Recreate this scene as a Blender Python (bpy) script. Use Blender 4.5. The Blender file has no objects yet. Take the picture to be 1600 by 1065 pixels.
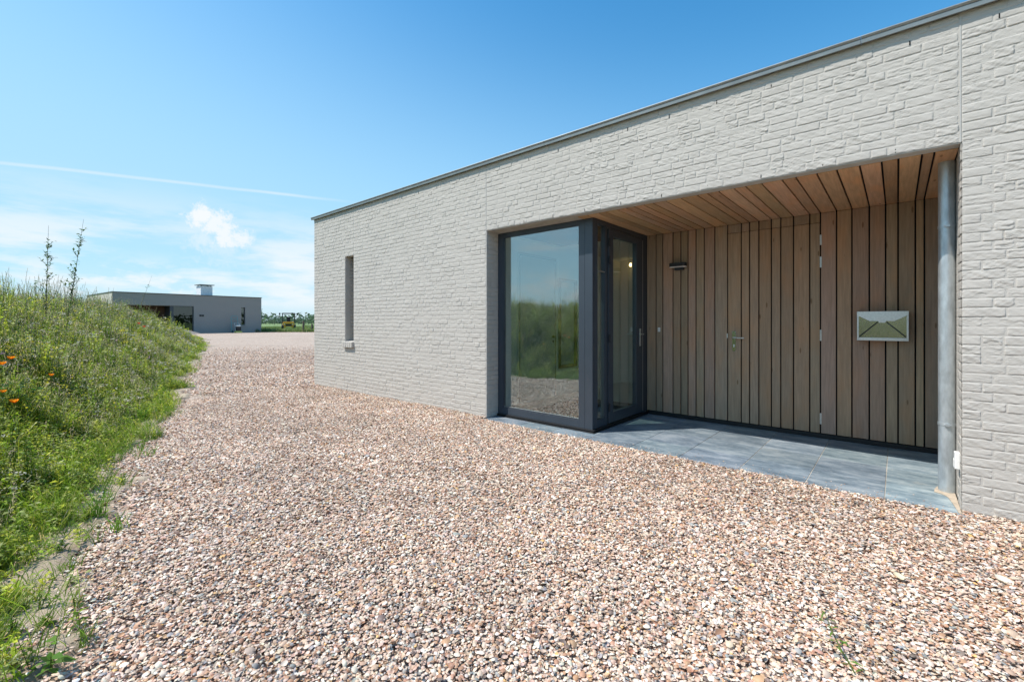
import bpy, math, random
import numpy as np
from mathutils import Vector, Matrix
R = math.radians
C = bpy.context.scene.collection
SC = bpy.context.scene

# ------------------------------------------------------------------ camera
cd = bpy.data.cameras.new('camera'); cam = bpy.data.objects.new('camera', cd); C.objects.link(cam)
cam.location = (0, 0, 1.3); cam.rotation_euler = (R(90), 0, R(40.8))
cd.sensor_width = 36; cd.lens = 36 * 697 / 1600; cd.shift_y = -29.5 / 1600
cd.clip_start = .05; cd.clip_end = 6000
SC.camera = cam
# ------------------------------------------------------------------ sun and exposure
SUN = Vector((-.83, -1, 1.95)).normalized()
sl = bpy.data.lights.new('sun', 'SUN'); sl.energy = 4.2; sl.angle = R(.55); sl.color = (1, .94, .86)
so = bpy.data.objects.new('sun', sl); C.objects.link(so)
so.rotation_euler = (-SUN).to_track_quat('-Z', 'Y').to_euler(); so.location = (-8, -10, 20)
SC.view_settings.view_transform = 'Standard'; SC.view_settings.look = 'None'
SC.view_settings.gamma = 1; SC.view_settings.exposure = .42
SC.cycles.max_bounces = 8; SC.cycles.transparent_max_bounces = 24
SC.cycles.caustics_reflective = False; SC.cycles.caustics_refractive = False

# ------------------------------------------------------------------ node helpers
def nd(nt, typ, ins=None, **props):
    n = nt.nodes.new(typ)
    for k, v in props.items(): setattr(n, k, v)
    for k, v in (ins or {}).items():
        s = n.inputs[k]
        if isinstance(v, bpy.types.NodeSocket): nt.links.new(v, s)
        else: s.default_value = v
    return n
def mth(nt, op, a, b=None, clamp=False):
    n = nd(nt, 'ShaderNodeMath', {0: a}, operation=op, use_clamp=clamp)
    if b is not None:
        if isinstance(b, bpy.types.NodeSocket): nt.links.new(b, n.inputs[1])
        else: n.inputs[1].default_value = b
    return n.outputs[0]
def mixc(nt, f, a, b, bt='MIX'):
    n = nt.nodes.new('ShaderNodeMix'); n.data_type = 'RGBA'; n.blend_type = bt
    for s, v in ((n.inputs[0], f), (n.inputs[6], a), (n.inputs[7], b)):
        if isinstance(v, bpy.types.NodeSocket): nt.links.new(v, s)
        elif isinstance(v, (int, float)): s.default_value = v
        else: s.default_value = (*v[:3], 1)
    return n.outputs[2]
def ramp(nt, f, stops, interp='LINEAR'):
    n = nt.nodes.new('ShaderNodeValToRGB'); n.color_ramp.interpolation = interp
    e = n.color_ramp.elements
    while len(e) < len(stops): e.new(.5)
    for el, (p, c) in zip(e, stops):
        el.position = p; el.color = (*c, 1) if not isinstance(c, (int, float)) else (c, c, c, 1)
    nt.links.new(f, n.inputs[0]); return n.outputs[0]
def maprange(nt, v, a, b, c=0, d=1, smooth=True):
    n = nd(nt, 'ShaderNodeMapRange', {0: v, 1: a, 2: b, 3: c, 4: d}); n.clamp = True
    if smooth: n.interpolation_type = 'SMOOTHSTEP'
    return n.outputs[0]
def tex(nt, typ='NOISE', vec=None, scale=5, detail=4, rough=.55, mscale=None):
    if mscale is not None:
        vec = nd(nt, 'ShaderNodeMapping', {0: vec, 3: mscale}).outputs[0]
    if typ == 'NOISE': n = nd(nt, 'ShaderNodeTexNoise', {'Scale': scale, 'Detail': detail, 'Roughness': rough})
    else: n = nd(nt, 'ShaderNodeTexVoronoi', {'Scale': scale})
    if vec is not None: nt.links.new(vec, n.inputs['Vector'])
    return n
def newmat(name):
    m = bpy.data.materials.new(name); m.use_nodes = True; nt = m.node_tree
    b = nt.nodes['Principled BSDF']; return m, nt, b
def pos(nt): return nd(nt, 'ShaderNodeNewGeometry').outputs['Position']
def bump(nt, b, h, strength=.5, dist=.01):
    n = nd(nt, 'ShaderNodeBump', {'Height': h, 'Strength': strength, 'Distance': dist})
    nt.links.new(n.outputs[0], b.inputs['Normal'])
def simple(name, col, rough=.6, metal=0, var=.12, scale=8, bscale=60, bstr=.15, bdist=.002, spec=.5, stretch=None):
    m, nt, b = newmat(name); p = nd(nt, 'ShaderNodeTexCoord').outputs['Object']
    if stretch: p = nd(nt, 'ShaderNodeMapping', {0: p, 3: stretch}).outputs[0]
    t = tex(nt, 'NOISE', p, scale, 5)
    lo = tuple(c * (1 - var) for c in col); hi = tuple(min(1, c * (1 + var)) for c in col)
    nt.links.new(ramp(nt, t.outputs[0], [(.3, lo), (.7, hi)]), b.inputs['Base Color'])
    b.inputs['Roughness'].default_value = rough; b.inputs['Metallic'].default_value = metal
    b.inputs['Specular IOR Level'].default_value = spec
    if bstr: bump(nt, b, tex(nt, 'NOISE', p, bscale, 3).outputs[0], bstr, bdist)
    return m

# ------------------------------------------------------------------ world
w = bpy.data.worlds.new('World'); SC.world = w; w.use_nodes = True; nt = w.node_tree
for n in list(nt.nodes): nt.nodes.remove(n)
sky = nd(nt, 'ShaderNodeTexSky', sky_type='NISHITA', sun_disc=False, altitude=0, air_density=1.0, dust_density=.6, ozone_density=2.0)
sky.sun_elevation = math.asin(SUN.z); sky.sun_rotation = math.atan2(SUN.x, SUN.y)
d = nd(nt, 'ShaderNodeTexCoord').outputs['Generated']
def cray(x, y):
    u = (x - 800) / 697; v = (503 - y) / 697; A = R(40.8)
    return Vector((-math.sin(A) + u * math.cos(A), math.cos(A) + u * math.sin(A), v)).normalized()
def vdot(vec):
    return nd(nt, 'ShaderNodeVectorMath', {0: d, 1: tuple(vec)}, operation='DOT_PRODUCT').outputs['Value']
sep = nd(nt, 'ShaderNodeSeparateXYZ', {0: d}); dz = sep.outputs[2]
skyc = nd(nt, 'ShaderNodeHueSaturation', {'Hue': .492, 'Saturation': 1.32, 'Value': 1.02, 'Color': sky.outputs[0]}).outputs[0]
skyc = mixc(nt, 1., skyc, (.90, 1.12, 1.10), 'MULTIPLY')
skyc = mixc(nt, maprange(nt, mth(nt, 'ADD', dz, mth(nt, 'MULTIPLY', vdot((.757, .653, 0)), .22)), .66, .0, 0, .88), skyc, (2.4, 3.85, 4.85))
CLOUD = (4.75, 4.9, 5.05)
# thin bands of high cloud over the horizon
n1 = tex(nt, 'NOISE', d, 3.2, 7, .6, mscale=(1, 1, 5.5)).outputs[0]
band = mth(nt, 'MULTIPLY', maprange(nt, dz, .0, .05), maprange(nt, dz, .26, .10))
streak = mth(nt, 'MULTIPLY', maprange(nt, n1, .42, .62), band)
lowh = maprange(nt, dz, .12, .0, 0, .35)
n3 = tex(nt, 'NOISE', d, 9, 8, .62, mscale=(1, 1, 2.6)).outputs[0]
low = mth(nt, 'MULTIPLY', mth(nt, 'MULTIPLY', maprange(nt, n3, .46, .62), maprange(nt, dz, .13, .07)), maprange(nt, dz, .01, .05))
f = mth(nt, 'MULTIPLY', streak, .8)
f = mth(nt, 'MAXIMUM', f, lowh)
f = mth(nt, 'MAXIMUM', f, mth(nt, 'MULTIPLY', low, .75))
# one small cumulus and a second faint one
nb = mth(nt, 'ADD', mth(nt, 'MULTIPLY', tex(nt, 'NOISE', d, 34, 9, .72).outputs[0], .6), mth(nt, 'MULTIPLY', tex(nt, 'NOISE', d, 95, 8, .7).outputs[0], .4))
nb2 = tex(nt, 'NOISE', d, 8, 2, .5).outputs[0]
def puff(x, y, r, amp=1.):
    k = vdot(cray(x, y)); ang = mth(nt, 'ARCCOSINE', k)
    e = mth(nt, 'ADD', mth(nt, 'DIVIDE', ang, r), mth(nt, 'MULTIPLY', mth(nt, 'SUBTRACT', nb, .5), 6.5))
    return mth(nt, 'MULTIPLY', maprange(nt, e, 1.8, .2), amp)
for a in ((316, 344, .020, .95), (330, 352, .024, .9), (350, 366, .022, .9), (376, 372, .019, .85), (318, 372, .022, .5), (350, 384, .035, .35), (455, 420, .03, .3), (490, 412, .04, .35)):
    f = mth(nt, 'MAXIMUM', f, puff(*a))
# contrail
pa, pb = cray(0, 254), cray(555, 316); nn = pa.cross(pb).normalized()
wob = mth(nt, 'MULTIPLY', mth(nt, 'SUBTRACT', nb2, .5), .004)
dist = mth(nt, 'ABSOLUTE', mth(nt, 'ADD', vdot(nn), wob))
trail = maprange(nt, dist, .0042, .0004)
end = maprange(nt, vdot(pb.cross(nn) * -1), .02, -.10)
end2 = maprange(nt, vdot(pb.cross(nn)), .02, -.10)
side = nn.cross(pa)   # along direction
along = vdot(side)
trail = mth(nt, 'MULTIPLY', trail, mth(nt, 'MULTIPLY', maprange(nt, along, side.dot(pb) + .03, side.dot(pb) - .12), maprange(nt, along, -.6, -.1)))
trail = mth(nt, 'MULTIPLY', trail, mth(nt, 'ADD', .10, mth(nt, 'MULTIPLY', n3, .5)))
f = mth(nt, 'MAXIMUM', f, trail)
col = mixc(nt, f, skyc, CLOUD)
bg = nd(nt, 'ShaderNodeBackground', {'Color': col, 'Strength': .15})
o = nd(nt, 'ShaderNodeOutputWorld'); nt.links.new(bg.outputs[0], o.inputs[0])

# ------------------------------------------------------------------ mesh helpers
class MB:
    def __init__(s): s.v = []; s.f = []; s.c = []
    def add(s, vs, fs, col=None):
        n = len(s.v); s.v += [tuple(map(float, p)) for p in vs]; s.f += [tuple(i + n for i in f) for f in fs]
        s.c += [col or (1, 1, 1)] * len(vs); return s
    def box(s, x0, x1, y0, y1, z0, z1, col=None):
        return s.add([(x0, y0, z0), (x1, y0, z0), (x1, y1, z0), (x0, y1, z0), (x0, y0, z1), (x1, y0, z1), (x1, y1, z1), (x0, y1, z1)],
                     [(0, 3, 2, 1), (4, 5, 6, 7), (0, 1, 5, 4), (1, 2, 6, 5), (2, 3, 7, 6), (3, 0, 4, 7)], col)
    def tube(s, pts, rs, n=10, caps=True, col=None):
        pts = [Vector(p) for p in pts]
        if isinstance(rs, (int, float)): rs = [rs] * len(pts)
        vs = []; fs = []
        for i, p in enumerate(pts):
            t = (pts[min(i + 1, len(pts) - 1)] - pts[max(i - 1, 0)]).normalized()
            a = t.cross(Vector((0, 0, 1)) if abs(t.z) < .9 else Vector((1, 0, 0))).normalized(); b = t.cross(a)
            for k in range(n):
                an = 2 * math.pi * k / n; vs.append(p + (a * math.cos(an) + b * math.sin(an)) * rs[i])
        for i in range(len(pts) - 1):
            for k in range(n):
                k2 = (k + 1) % n; fs.append((i * n + k, i * n + k2, (i + 1) * n + k2, (i + 1) * n + k))
        if caps: fs += [tuple(range(n - 1, -1, -1)), tuple((len(pts) - 1) * n + k for k in range(n))]
        return s.add(vs, fs, col)
    def prism(s, poly, a0, a1, axis='x', col=None):
        # poly in the two other axes, extruded from a0 to a1 along axis
        def P(p, a):
            return {'x': (a, p[0], p[1]), 'y': (p[0], a, p[1]), 'z': (p[0], p[1], a)}[axis]
        n = len(poly); vs = [P(p, a0) for p in poly] + [P(p, a1) for p in poly]
        fs = [tuple(range(n)), tuple(range(2 * n - 1, n - 1, -1))] + [(i, i + n, (i + 1) % n + n, (i + 1) % n) for i in range(n)]
        return s.add(vs, fs, col)
    def build(s, name, mat, parent=None, org=(0, 0, 0), smooth=False, bevel=0, seg=2):
        me = bpy.data.meshes.new(name)
        me.from_pydata([(p[0] - org[0], p[1] - org[1], p[2] - org[2]) for p in s.v], [], s.f)
        import bmesh
        bm = bmesh.new(); bm.from_mesh(me); bmesh.ops.recalc_face_normals(bm, faces=bm.faces); bm.to_mesh(me); bm.free()
        ca = me.color_attributes.new('Col', 'FLOAT_COLOR', 'POINT')
        ca.data.foreach_set('color', np.array([(*c, 1) for c in s.c], dtype=np.float32).ravel())
        me.materials.append(mat)
        if smooth:
            for p in me.polygons: p.use_smooth = True
        ob = bpy.data.objects.new(name, me); C.objects.link(ob)
        if parent: ob.parent = parent
        if bevel:
            md = ob.modifiers.new('bevel', 'BEVEL'); md.width = bevel; md.segments = seg; md.limit_method = 'ANGLE'
        if smooth:
            md = ob.modifiers.new('edge', 'EDGE_SPLIT'); md.split_angle = R(45)
        return ob
def npmesh(name, V, T, col, mat, smooth=False, parent=None):
    """all-triangle or all-quad mesh straight from numpy arrays"""
    k = T.shape[1]; me = bpy.data.meshes.new(name)
    me.vertices.add(len(V)); me.vertices.foreach_set('co', np.ascontiguousarray(V, dtype=np.float32).ravel())
    me.loops.add(T.size); me.loops.foreach_set('vertex_index', np.ascontiguousarray(T, dtype=np.int32).ravel())
    me.polygons.add(len(T)); me.polygons.foreach_set('loop_start', np.arange(0, T.size, k, dtype=np.int32))
    if smooth: me.polygons.foreach_set('use_smooth', np.ones(len(T), dtype=bool))
    me.update(calc_edges=True)
    if col is not None:
        ca = me.color_attributes.new('Col', 'FLOAT_COLOR', 'POINT')
        c4 = np.ones((len(V), 4), dtype=np.float32); c4[:, :3] = col; ca.data.foreach_set('color', c4.ravel())
    me.materials.append(mat)
    ob = bpy.data.objects.new(name, me); C.objects.link(ob)
    if parent: ob.parent = parent
    return ob
def tag(ob, label=None, cat=None, group=None, kind=None):
    for k, v in (('label', label), ('category', cat), ('group', group), ('kind', kind)):
        if v: ob[k] = v
    return ob
def empty(name, loc, rz=0, label=None, cat=None, group=None):
    e = bpy.data.objects.new(name, None); C.objects.link(e); e.location = loc; e.rotation_euler = (0, 0, rz); e.empty_display_size = .2
    return tag(e, label, cat, group)
_rs = np.random.RandomState(5); _G = _rs.rand(256, 256)
def vnoise(x, y):
    x = np.asarray(x, float); y = np.asarray(y, float)
    xi = np.floor(x).astype(int); yi = np.floor(y).astype(int); fx = x - xi; fy = y - yi
    fx = fx * fx * (3 - 2 * fx); fy = fy * fy * (3 - 2 * fy)
    g = lambda a, b: _G[a % 256, b % 256]
    return (g(xi, yi) * (1 - fx) + g(xi + 1, yi) * fx) * (1 - fy) + (g(xi, yi + 1) * (1 - fx) + g(xi + 1, yi + 1) * fx) * fy
def sst(a, b, x):
    t = np.clip((np.asarray(x, float) - a) / (b - a), 0, 1); return t * t * (3 - 2 * t)
# terrain
def gz(X, Y=0): return .30 * sst(-14, -40, X)
_fx = [-60, -40, -34, -25.3, -15.2, -8.2, -6, -4.8, -3.5, -2.5, -1.6, -.6, 1, 12]
_fy = [15, 9.2, 8.6, 6.6, 3.5, 1.63, .9, .52, .10, -.10, -.75, -1.7, -2.2, -2.6]
def foot(X):
    X = np.asarray(X, float); return np.interp(X, _fx, _fy) + sst(-1.5, -3, X) * (.40 * (vnoise(X * 1.3 + 2, X * 0 + 5) - .5) + .22 * (vnoise(X * 5.3, X * 0 + 9) - .5))
def bank_h(X, Y):
    off = (foot(X) - Y) * .955
    tap = 1 - .97 * sst(-24, -37, X)
    n = .35 * (vnoise(np.asarray(X) * .8 + 9, np.asarray(Y) * .8 + 3) - .5) + .16 * (vnoise(np.asarray(X) * 2.7, np.asarray(Y) * 2.7 + 40) - .5)
    return (1.47 * sst(-.1, 3.1, off) + n * sst(.2, 1.6, off)) * tap * sst(22, 14, off)
def bz(X, Y): return gz(X, Y) + np.maximum(bank_h(X, Y), 0)

# ------------------------------------------------------------------ materials
m, nt, b = newmat('painted_brick'); P_ = pos(nt)
big = tex(nt, 'NOISE', P_, .9, 3).outputs[0]; med = tex(nt, 'NOISE', P_, 14, 5).outputs[0]
c = mixc(nt, big, (.468, .442, .405), (.508, .482, .445)); c = mixc(nt, mth(nt, 'MULTIPLY', med, .22), c, (.44, .42, .39))
nt.links.new(c, b.inputs['Base Color']); b.inputs['Roughness'].default_value = .78; b.inputs['Specular IOR Level'].default_value = .3
h1 = tex(nt, 'NOISE', P_, 30, 5, .6, mscale=(.5, .5, 1.5)).outputs[0]; h2 = tex(nt, 'NOISE', P_, 130, 4, .6).outputs[0]
rg = mth(nt, 'ABSOLUTE', mth(nt, 'SUBTRACT', tex(nt, 'NOISE', P_, 34, 3, .5, mscale=(.35, .35, 1.6)).outputs[0], .5)); rg = mth(nt, 'MULTIPLY', maprange(nt, rg, .05, .0, 0, -.55), maprange(nt, tex(nt, 'NOISE', P_, 7, 2).outputs[0], .48, .6))
h = mth(nt, 'ADD', mth(nt, 'ADD', mth(nt, 'MULTIPLY', h1, .8), mth(nt, 'MULTIPLY', h2, .5)), rg); bump(nt, b, h, .42, .006)
M_brick = m
# brick drawn in the shader, for the far twin house and the reveals and hidden sides
def shader_brick(name, c1, hor='x'):
    m, nt, b = newmat(name); p = nd(nt, 'ShaderNodeTexCoord').outputs['Object']
    s = nd(nt, 'ShaderNodeSeparateXYZ', {0: p}); cc = nd(nt, 'ShaderNodeCombineXYZ', {0: s.outputs[0 if hor == 'x' else 1], 1: s.outputs[2]}).outputs[0]
    br = nd(nt, 'ShaderNodeTexBrick', {'Vector': cc, 'Scale': 1., 'Mortar Size': .005, 'Mortar Smooth': .4, 'Brick Width': .22, 'Row Height': .0635, 'Color1': (1, 1, 1, 1), 'Color2': (.8, .8, .8, 1), 'Mortar': (0, 0, 0, 1)})
    n = tex(nt, 'NOISE', p, 25, 5).outputs[0]
    nt.links.new(mixc(nt, tex(nt, 'NOISE', p, 1.3, 3).outputs[0], tuple(v * .94 for v in c1), tuple(v * 1.05 for v in c1)), b.inputs['Base Color'])
    b.inputs['Roughness'].default_value = .8; b.inputs['Specular IOR Level'].default_value = .3
    bump(nt, b, mth(nt, 'ADD', mth(nt, 'MULTIPLY', br.outputs[0], .7), mth(nt, 'MULTIPLY', n, .5)), .6, .007)
    return m
M_brick_y = shader_brick('painted_brick_side', (.53, .498, .45), 'y')
M_brick_x = shader_brick('painted_brick_front', (.53, .498, .45), 'x')
M_fbrick_shaded = shader_brick('grey_brick_shaded', (.305, .285, .27), 'x')  # shade put into the far front's colour; end walls keep the plain tone
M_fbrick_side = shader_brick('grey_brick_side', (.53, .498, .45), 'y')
M_anth = simple('anthracite_paint', (.040, .052, .068), .33, 0, .05, 5, 200, .05)
M_black = simple('black_rubber', (.012, .012, .013), .5, 0, .1, 8, 60, .1)
M_dark = simple('dark_gap', (.006, .006, .006), .9, 0, .1, 8, 60, 0)
M_trim = simple('zinc_trim', (.30, .32, .32), .40, .6, .15, 20, 150, .12, stretch=(.3, 1, 1))
M_zinc = simple('galvanised_zinc', (.50, .55, .58), .42, .65, .2, 30, 90, .12, stretch=(1, 1, .35))
M_steel = simple('stainless_steel', (.62, .62, .60), .16, 1, .05, 30, 300, .05)
M_brushed = simple('brushed_steel', (.66, .67, .66), .38, .9, .1, 60, 200, .1)
M_white = simple('white_plastic', (.8, .8, .78), .4, 0, .03)
M_plaster = simple('white_plaster', (.74, .75, .71), .9, 0, .03, 3)
M_roof = simple('roof_membrane', (.10, .10, .10), .9)
M_concrete = simple('lintel_plaster', (.42, .40, .36), .85, 0, .1, 12)
M_sheet = simple('speckled', (.055, .035, .025), .95, 0, .5, 90, 200, .8, .01)
M_ifloor = simple('interior_tile', (.36, .33, .29), .45, 0, .08, 6)
M_wframe = simple('oak_frame', (.20, .11, .05), .5, 0, .25, 20, 80, .2)
M_idoor = simple('interior_door_paint', (.52, .53, .50), .5, 0, .02)
def mat_glass(name, fac=.2, tint=(.90, .98, .95)):
    m = bpy.data.materials.new(name); m.use_nodes = True; nt = m.node_tree
    nt.nodes.remove(nt.nodes['Principled BSDF']); out = nt.nodes['Material Output']
    tr = nd(nt, 'ShaderNodeBsdfTransparent', {0: (*tint, 1)}); gl = nd(nt, 'ShaderNodeBsdfGlossy', {'Color': (.93, .97, 1, 1), 'Roughness': .0})
    fr = mth(nt, 'ADD', .03, mth(nt, 'POWER', nd(nt, 'ShaderNodeLayerWeight', {'Blend': .5}).outputs['Facing'], 5.))
    f = mth(nt, 'ADD', mth(nt, 'MULTIPLY', fr, 1.), fac, clamp=True)
    wv = tex(nt, 'NOISE', nd(nt, 'ShaderNodeTexCoord').outputs['Object'], 1.2, 1).outputs[0]
    bp = nd(nt, 'ShaderNodeBump', {'Height': wv, 'Strength': .012, 'Distance': .01}); nt.links.new(bp.outputs[0], gl.inputs['Normal'])
    mx = nd(nt, 'ShaderNodeMixShader', {0: f, 1: tr.outputs[0], 2: gl.outputs[0]}); nt.links.new(mx.outputs[0], out.inputs[0]); return m
M_glass = mat_glass('window_glass', .18)
def mat_wood(name, base, axis, rough=.72, grain=.6):
    """timber boards: each board's own tint comes from its vertex colour, grain runs along axis"""
    m, nt, b = newmat(name); p = nd(nt, 'ShaderNodeTexCoord').outputs['Object']
    at = nd(nt, 'ShaderNodeAttribute', attribute_name='Col').outputs['Color']
    sx = at_s = nd(nt, 'ShaderNodeSeparateColor', {0: at}).outputs[0]
    off = nd(nt, 'ShaderNodeVectorMath', {0: p, 1: at}, operation='ADD').outputs[0]
    st = {'z': (1, 1, .06), 'y': (1, .06, 1)}[axis]
    g1 = tex(nt, 'NOISE', off, 55, 6, .65, mscale=st).outputs[0]
    g2 = tex(nt, 'NOISE', off, 7, 3, .5, mscale=tuple(min(1, v * 5) for v in st)).outputs[0]
    col = mixc(nt, maprange(nt, g1, .3, .72), tuple(v * .84 for v in base), tuple(v * 1.13 for v in base))
    col = mixc(nt, mth(nt, 'MULTIPLY', maprange(nt, g2, .45, .75), .45), col, (base[0] * 1.25, base[1] * .95, base[2] * .7))
    vo = tex(nt, 'VORONOI', off, 1, mscale={'z': (9, 9, 2.4), 'y': (9, 2.4, 9)}[axis]).outputs['Distance']
    knot = maprange(nt, vo, .10, .05)
    col = mixc(nt, mth(nt, 'MULTIPLY', knot, .75), col, tuple(v * .42 for v in (base[0] * 1.1, base[1] * .9, base[2] * .7)))
    col = mixc(nt, 1., col, at, 'MULTIPLY')
    nt.links.new(col, b.inputs['Base Color']); b.inputs['Roughness'].default_value = rough; b.inputs['Specular IOR Level'].default_value = .3
    bump(nt, b, g1, .35, .003); return m
M_clad = mat_wood('weathered_larch', (.375, .272, .198), 'z')
M_soffit = mat_wood('warm_larch', (.48, .315, .195), 'y')
m, nt, b = newmat('bluestone'); P_ = pos(nt)
n1 = tex(nt, 'NOISE', P_, 4.5, 9, .72, mscale=(.6, 1.6, 1)).outputs[0]; n2 = tex(nt, 'NOISE', P_, 20, 6, .65).outputs[0]
c = ramp(nt, n1, [(.37, (.10, .138, .168)), (.5, (.175, .222, .258)), (.62, (.29, .335, .36))])
c = mixc(nt, mth(nt, 'MULTIPLY', maprange(nt, n2, .5, .72), .5), c, (.32, .34, .35))
c = mixc(nt, mth(nt, 'MULTIPLY', maprange(nt, tex(nt, 'NOISE', P_, 1.6, 4, .7).outputs[0], .6, .78), .35), c, (.36, .33, .28))
at = nd(nt, 'ShaderNodeAttribute', attribute_name='Col').outputs['Color']; c = mixc(nt, 1., c, at, 'MULTIPLY')
nt.links.new(c, b.inputs['Base Color']); b.inputs['Roughness'].default_value = .55
bump(nt, b, n2, .25, .004); M_blue = m
def attr_mat(name, rough=.6, trans=0., bstr=0, spec=.4):
    m, nt, b = newmat(name); at = nd(nt, 'ShaderNodeAttribute', attribute_name='Col').outputs['Color']
    nt.links.new(at, b.inputs['Base Color']); b.inputs['Roughness'].default_value = rough; b.inputs['Specular IOR Level'].default_value = spec
    if trans:
        t = nd(nt, 'ShaderNodeBsdfTranslucent', {'Color': at}); mx = nd(nt, 'ShaderNodeMixShader', {0: trans, 1: b.outputs[0], 2: t.outputs[0]})
        nt.links.new(mx.outputs[0], nt.nodes['Material Output'].inputs[0])
    if bstr: bump(nt, b, tex(nt, 'NOISE', pos(nt), 220, 3).outputs[0], bstr, .002)
    return m
M_leaf = attr_mat('foliage', .55, .5, spec=.3)
M_shell = attr_mat('shells', .55, 0, .3)
# gravel base sheet
m, nt, b = newmat('shell_gravel'); P_ = pos(nt)
v1 = tex(nt, 'VORONOI', P_, 48, mscale=(1, 1, .2)); v2 = tex(nt, 'VORONOI', P_, 17, mscale=(1, 1, .2))
sc_ = nd(nt, 'ShaderNodeSeparateColor', {0: v1.outputs['Color']}).outputs[0]
SHC = [((.47, .345, .27), 22), ((.56, .465, .385), 20), ((.63, .585, .52), 15), ((.36, .215, .145), 13), ((.42, .27, .17), 6), ((.26, .27, .28), 7), ((.50, .40, .345), 13), ((.16, .125, .11), 6), ((.62, .40, .17), 1), ((.70, .67, .62), 5)]
c = ramp(nt, sc_, [(0, (.16, .125, .11)), (.09, (.36, .215, .145)), (.24, (.26, .26, .27)), (.32, (.47, .345, .27)), (.52, (.56, .465, .385)), (.76, (.72, .68, .62)), (.93, (.42, .27, .17))], 'CONSTANT')
c = mixc(nt, mth(nt, 'MULTIPLY', maprange(nt, tex(nt, 'NOISE', P_, .5, 7, .7).outputs[0], .35, .7), .5), c, (.34, .265, .215))
dd = maprange(nt, v1.outputs['Distance'], .25, .75, 1, .45); c = mixc(nt, .35, c, (.40, .315, .26))
nt.links.new(c, b.inputs['Base Color']); c = mixc(nt, 1., c, (1.03, 1., .95), 'MULTIPLY'); nt.links.new(c, b.inputs['Base Color']); b.inputs['Roughness'].default_value = .8
hh = mth(nt, 'ADD', mth(nt, 'SUBTRACT', 1., v1.outputs['Distance']), mth(nt, 'MULTIPLY', tex(nt, 'NOISE', P_, 6, 5).outputs[0], .8))
bump(nt, b, hh, .8, .02); M_gravel = m
m, nt, b = newmat('sandy_soil'); P_ = pos(nt)
n1 = tex(nt, 'NOISE', P_, 5, 8, .65).outputs[0]; n2 = tex(nt, 'NOISE', P_, 60, 6, .7).outputs[0]
c = ramp(nt, n1, [(.3, (.24, .175, .12)), (.5, (.40, .32, .235)), (.7, (.52, .44, .34))]); c = mixc(nt, maprange(nt, n2, .5, .8, 0, .5), c, (.20, .15, .11))
nt.links.new(c, b.inputs['Base Color']); b.inputs['Roughness'].default_value = .95
bump(nt, b, mth(nt, 'ADD', n1, mth(nt, 'MULTIPLY', n2, .3)), .8, .04); M_sand = m
m, nt, b = newmat('bank_soil'); P_ = pos(nt)
n1 = tex(nt, 'NOISE', P_, 4, 8, .7).outputs[0]
c = ramp(nt, n1, [(.3, (.05, .045, .02)), (.5, (.06, .085, .025)), (.7, (.15, .13, .06))]); nt.links.new(c, b.inputs['Base Color']); b.inputs['Roughness'].default_value = 1
bump(nt, b, n1, .8, .08); M_bank = m
m, nt, b = newmat('field'); P_ = pos(nt)
n1 = tex(nt, 'NOISE', P_, .05, 6, .6, mscale=(1, 1, 1)).outputs[0]; n2 = tex(nt, 'NOISE', P_, 2.5, 5, .7).outputs[0]
c = ramp(nt, n1, [(.35, (.10, .17, .05)), (.5, (.17, .25, .09)), (.65, (.24, .28, .13))]); c = mixc(nt, maprange(nt, n2, .45, .75, 0, .5), c, (.08, .12, .035))
nt.links.new(c, b.inputs['Base Color']); b.inputs['Roughness'].default_value = 1; bump(nt, b, n2, .6, .1); M_field = m

# ------------------------------------------------------------------ setting
def grid(name, xs, ys, zf, mat, dz=0, keep=None, kind='structure'):
    X, Y = np.meshgrid(xs, ys, indexing='ij'); Z = zf(X, Y) + dz
    V = np.stack([X, Y, Z], -1).reshape(-1, 3); n = len(ys)
    i, j = np.meshgrid(np.arange(len(xs) - 1), np.arange(n - 1), indexing='ij')
    a = (i * n + j).ravel(); Q = np.stack([a, a + n, a + n + 1, a + 1], -1)
    if keep is not None:
        cx = V[Q].mean(1); Q = Q[keep(cx[:, 0], cx[:, 1])]
        us, inv = np.unique(Q, return_inverse=True); V = V[us]; Q = inv.reshape(-1, 4)
    return tag(npmesh(name, V, Q, None, mat, True), kind=kind)
far = [-3000, -1500, -700, -350, -200, -130, -90, -70]
xs = np.array(far + list(range(-60, 21, 2)) + [30, 60, 150, 400, 1200, 3000], float)
ys = np.array([-3000, -1200, -400, -150, -60] + list(range(-40, 61, 2)) + [80, 120, 200, 400, 900, 2000, 3000], float)
grid('ground', xs, ys, lambda X, Y: gz(X, Y), M_field, -.03)
def in_drive(X, Y): return (X > -48.5) & (X < 12) & (Y < 26.5 - .35 * np.maximum(0, -X - 30) * 1.0 + 0) & (Y > foot(X) - .9) & ~((X > -9.3) & (Y > 4.45))
grid('gravel_drive', np.linspace(-48.5, 12, 243), np.linspace(-4, 26, 151), lambda X, Y: gz(X, Y) + .006 * vnoise(X * 3, Y * 3), M_gravel, -.012, in_drive)
sx = np.concatenate([np.linspace(-38, -12, 105), np.linspace(-11.9, 3, 298)]); 
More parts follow.
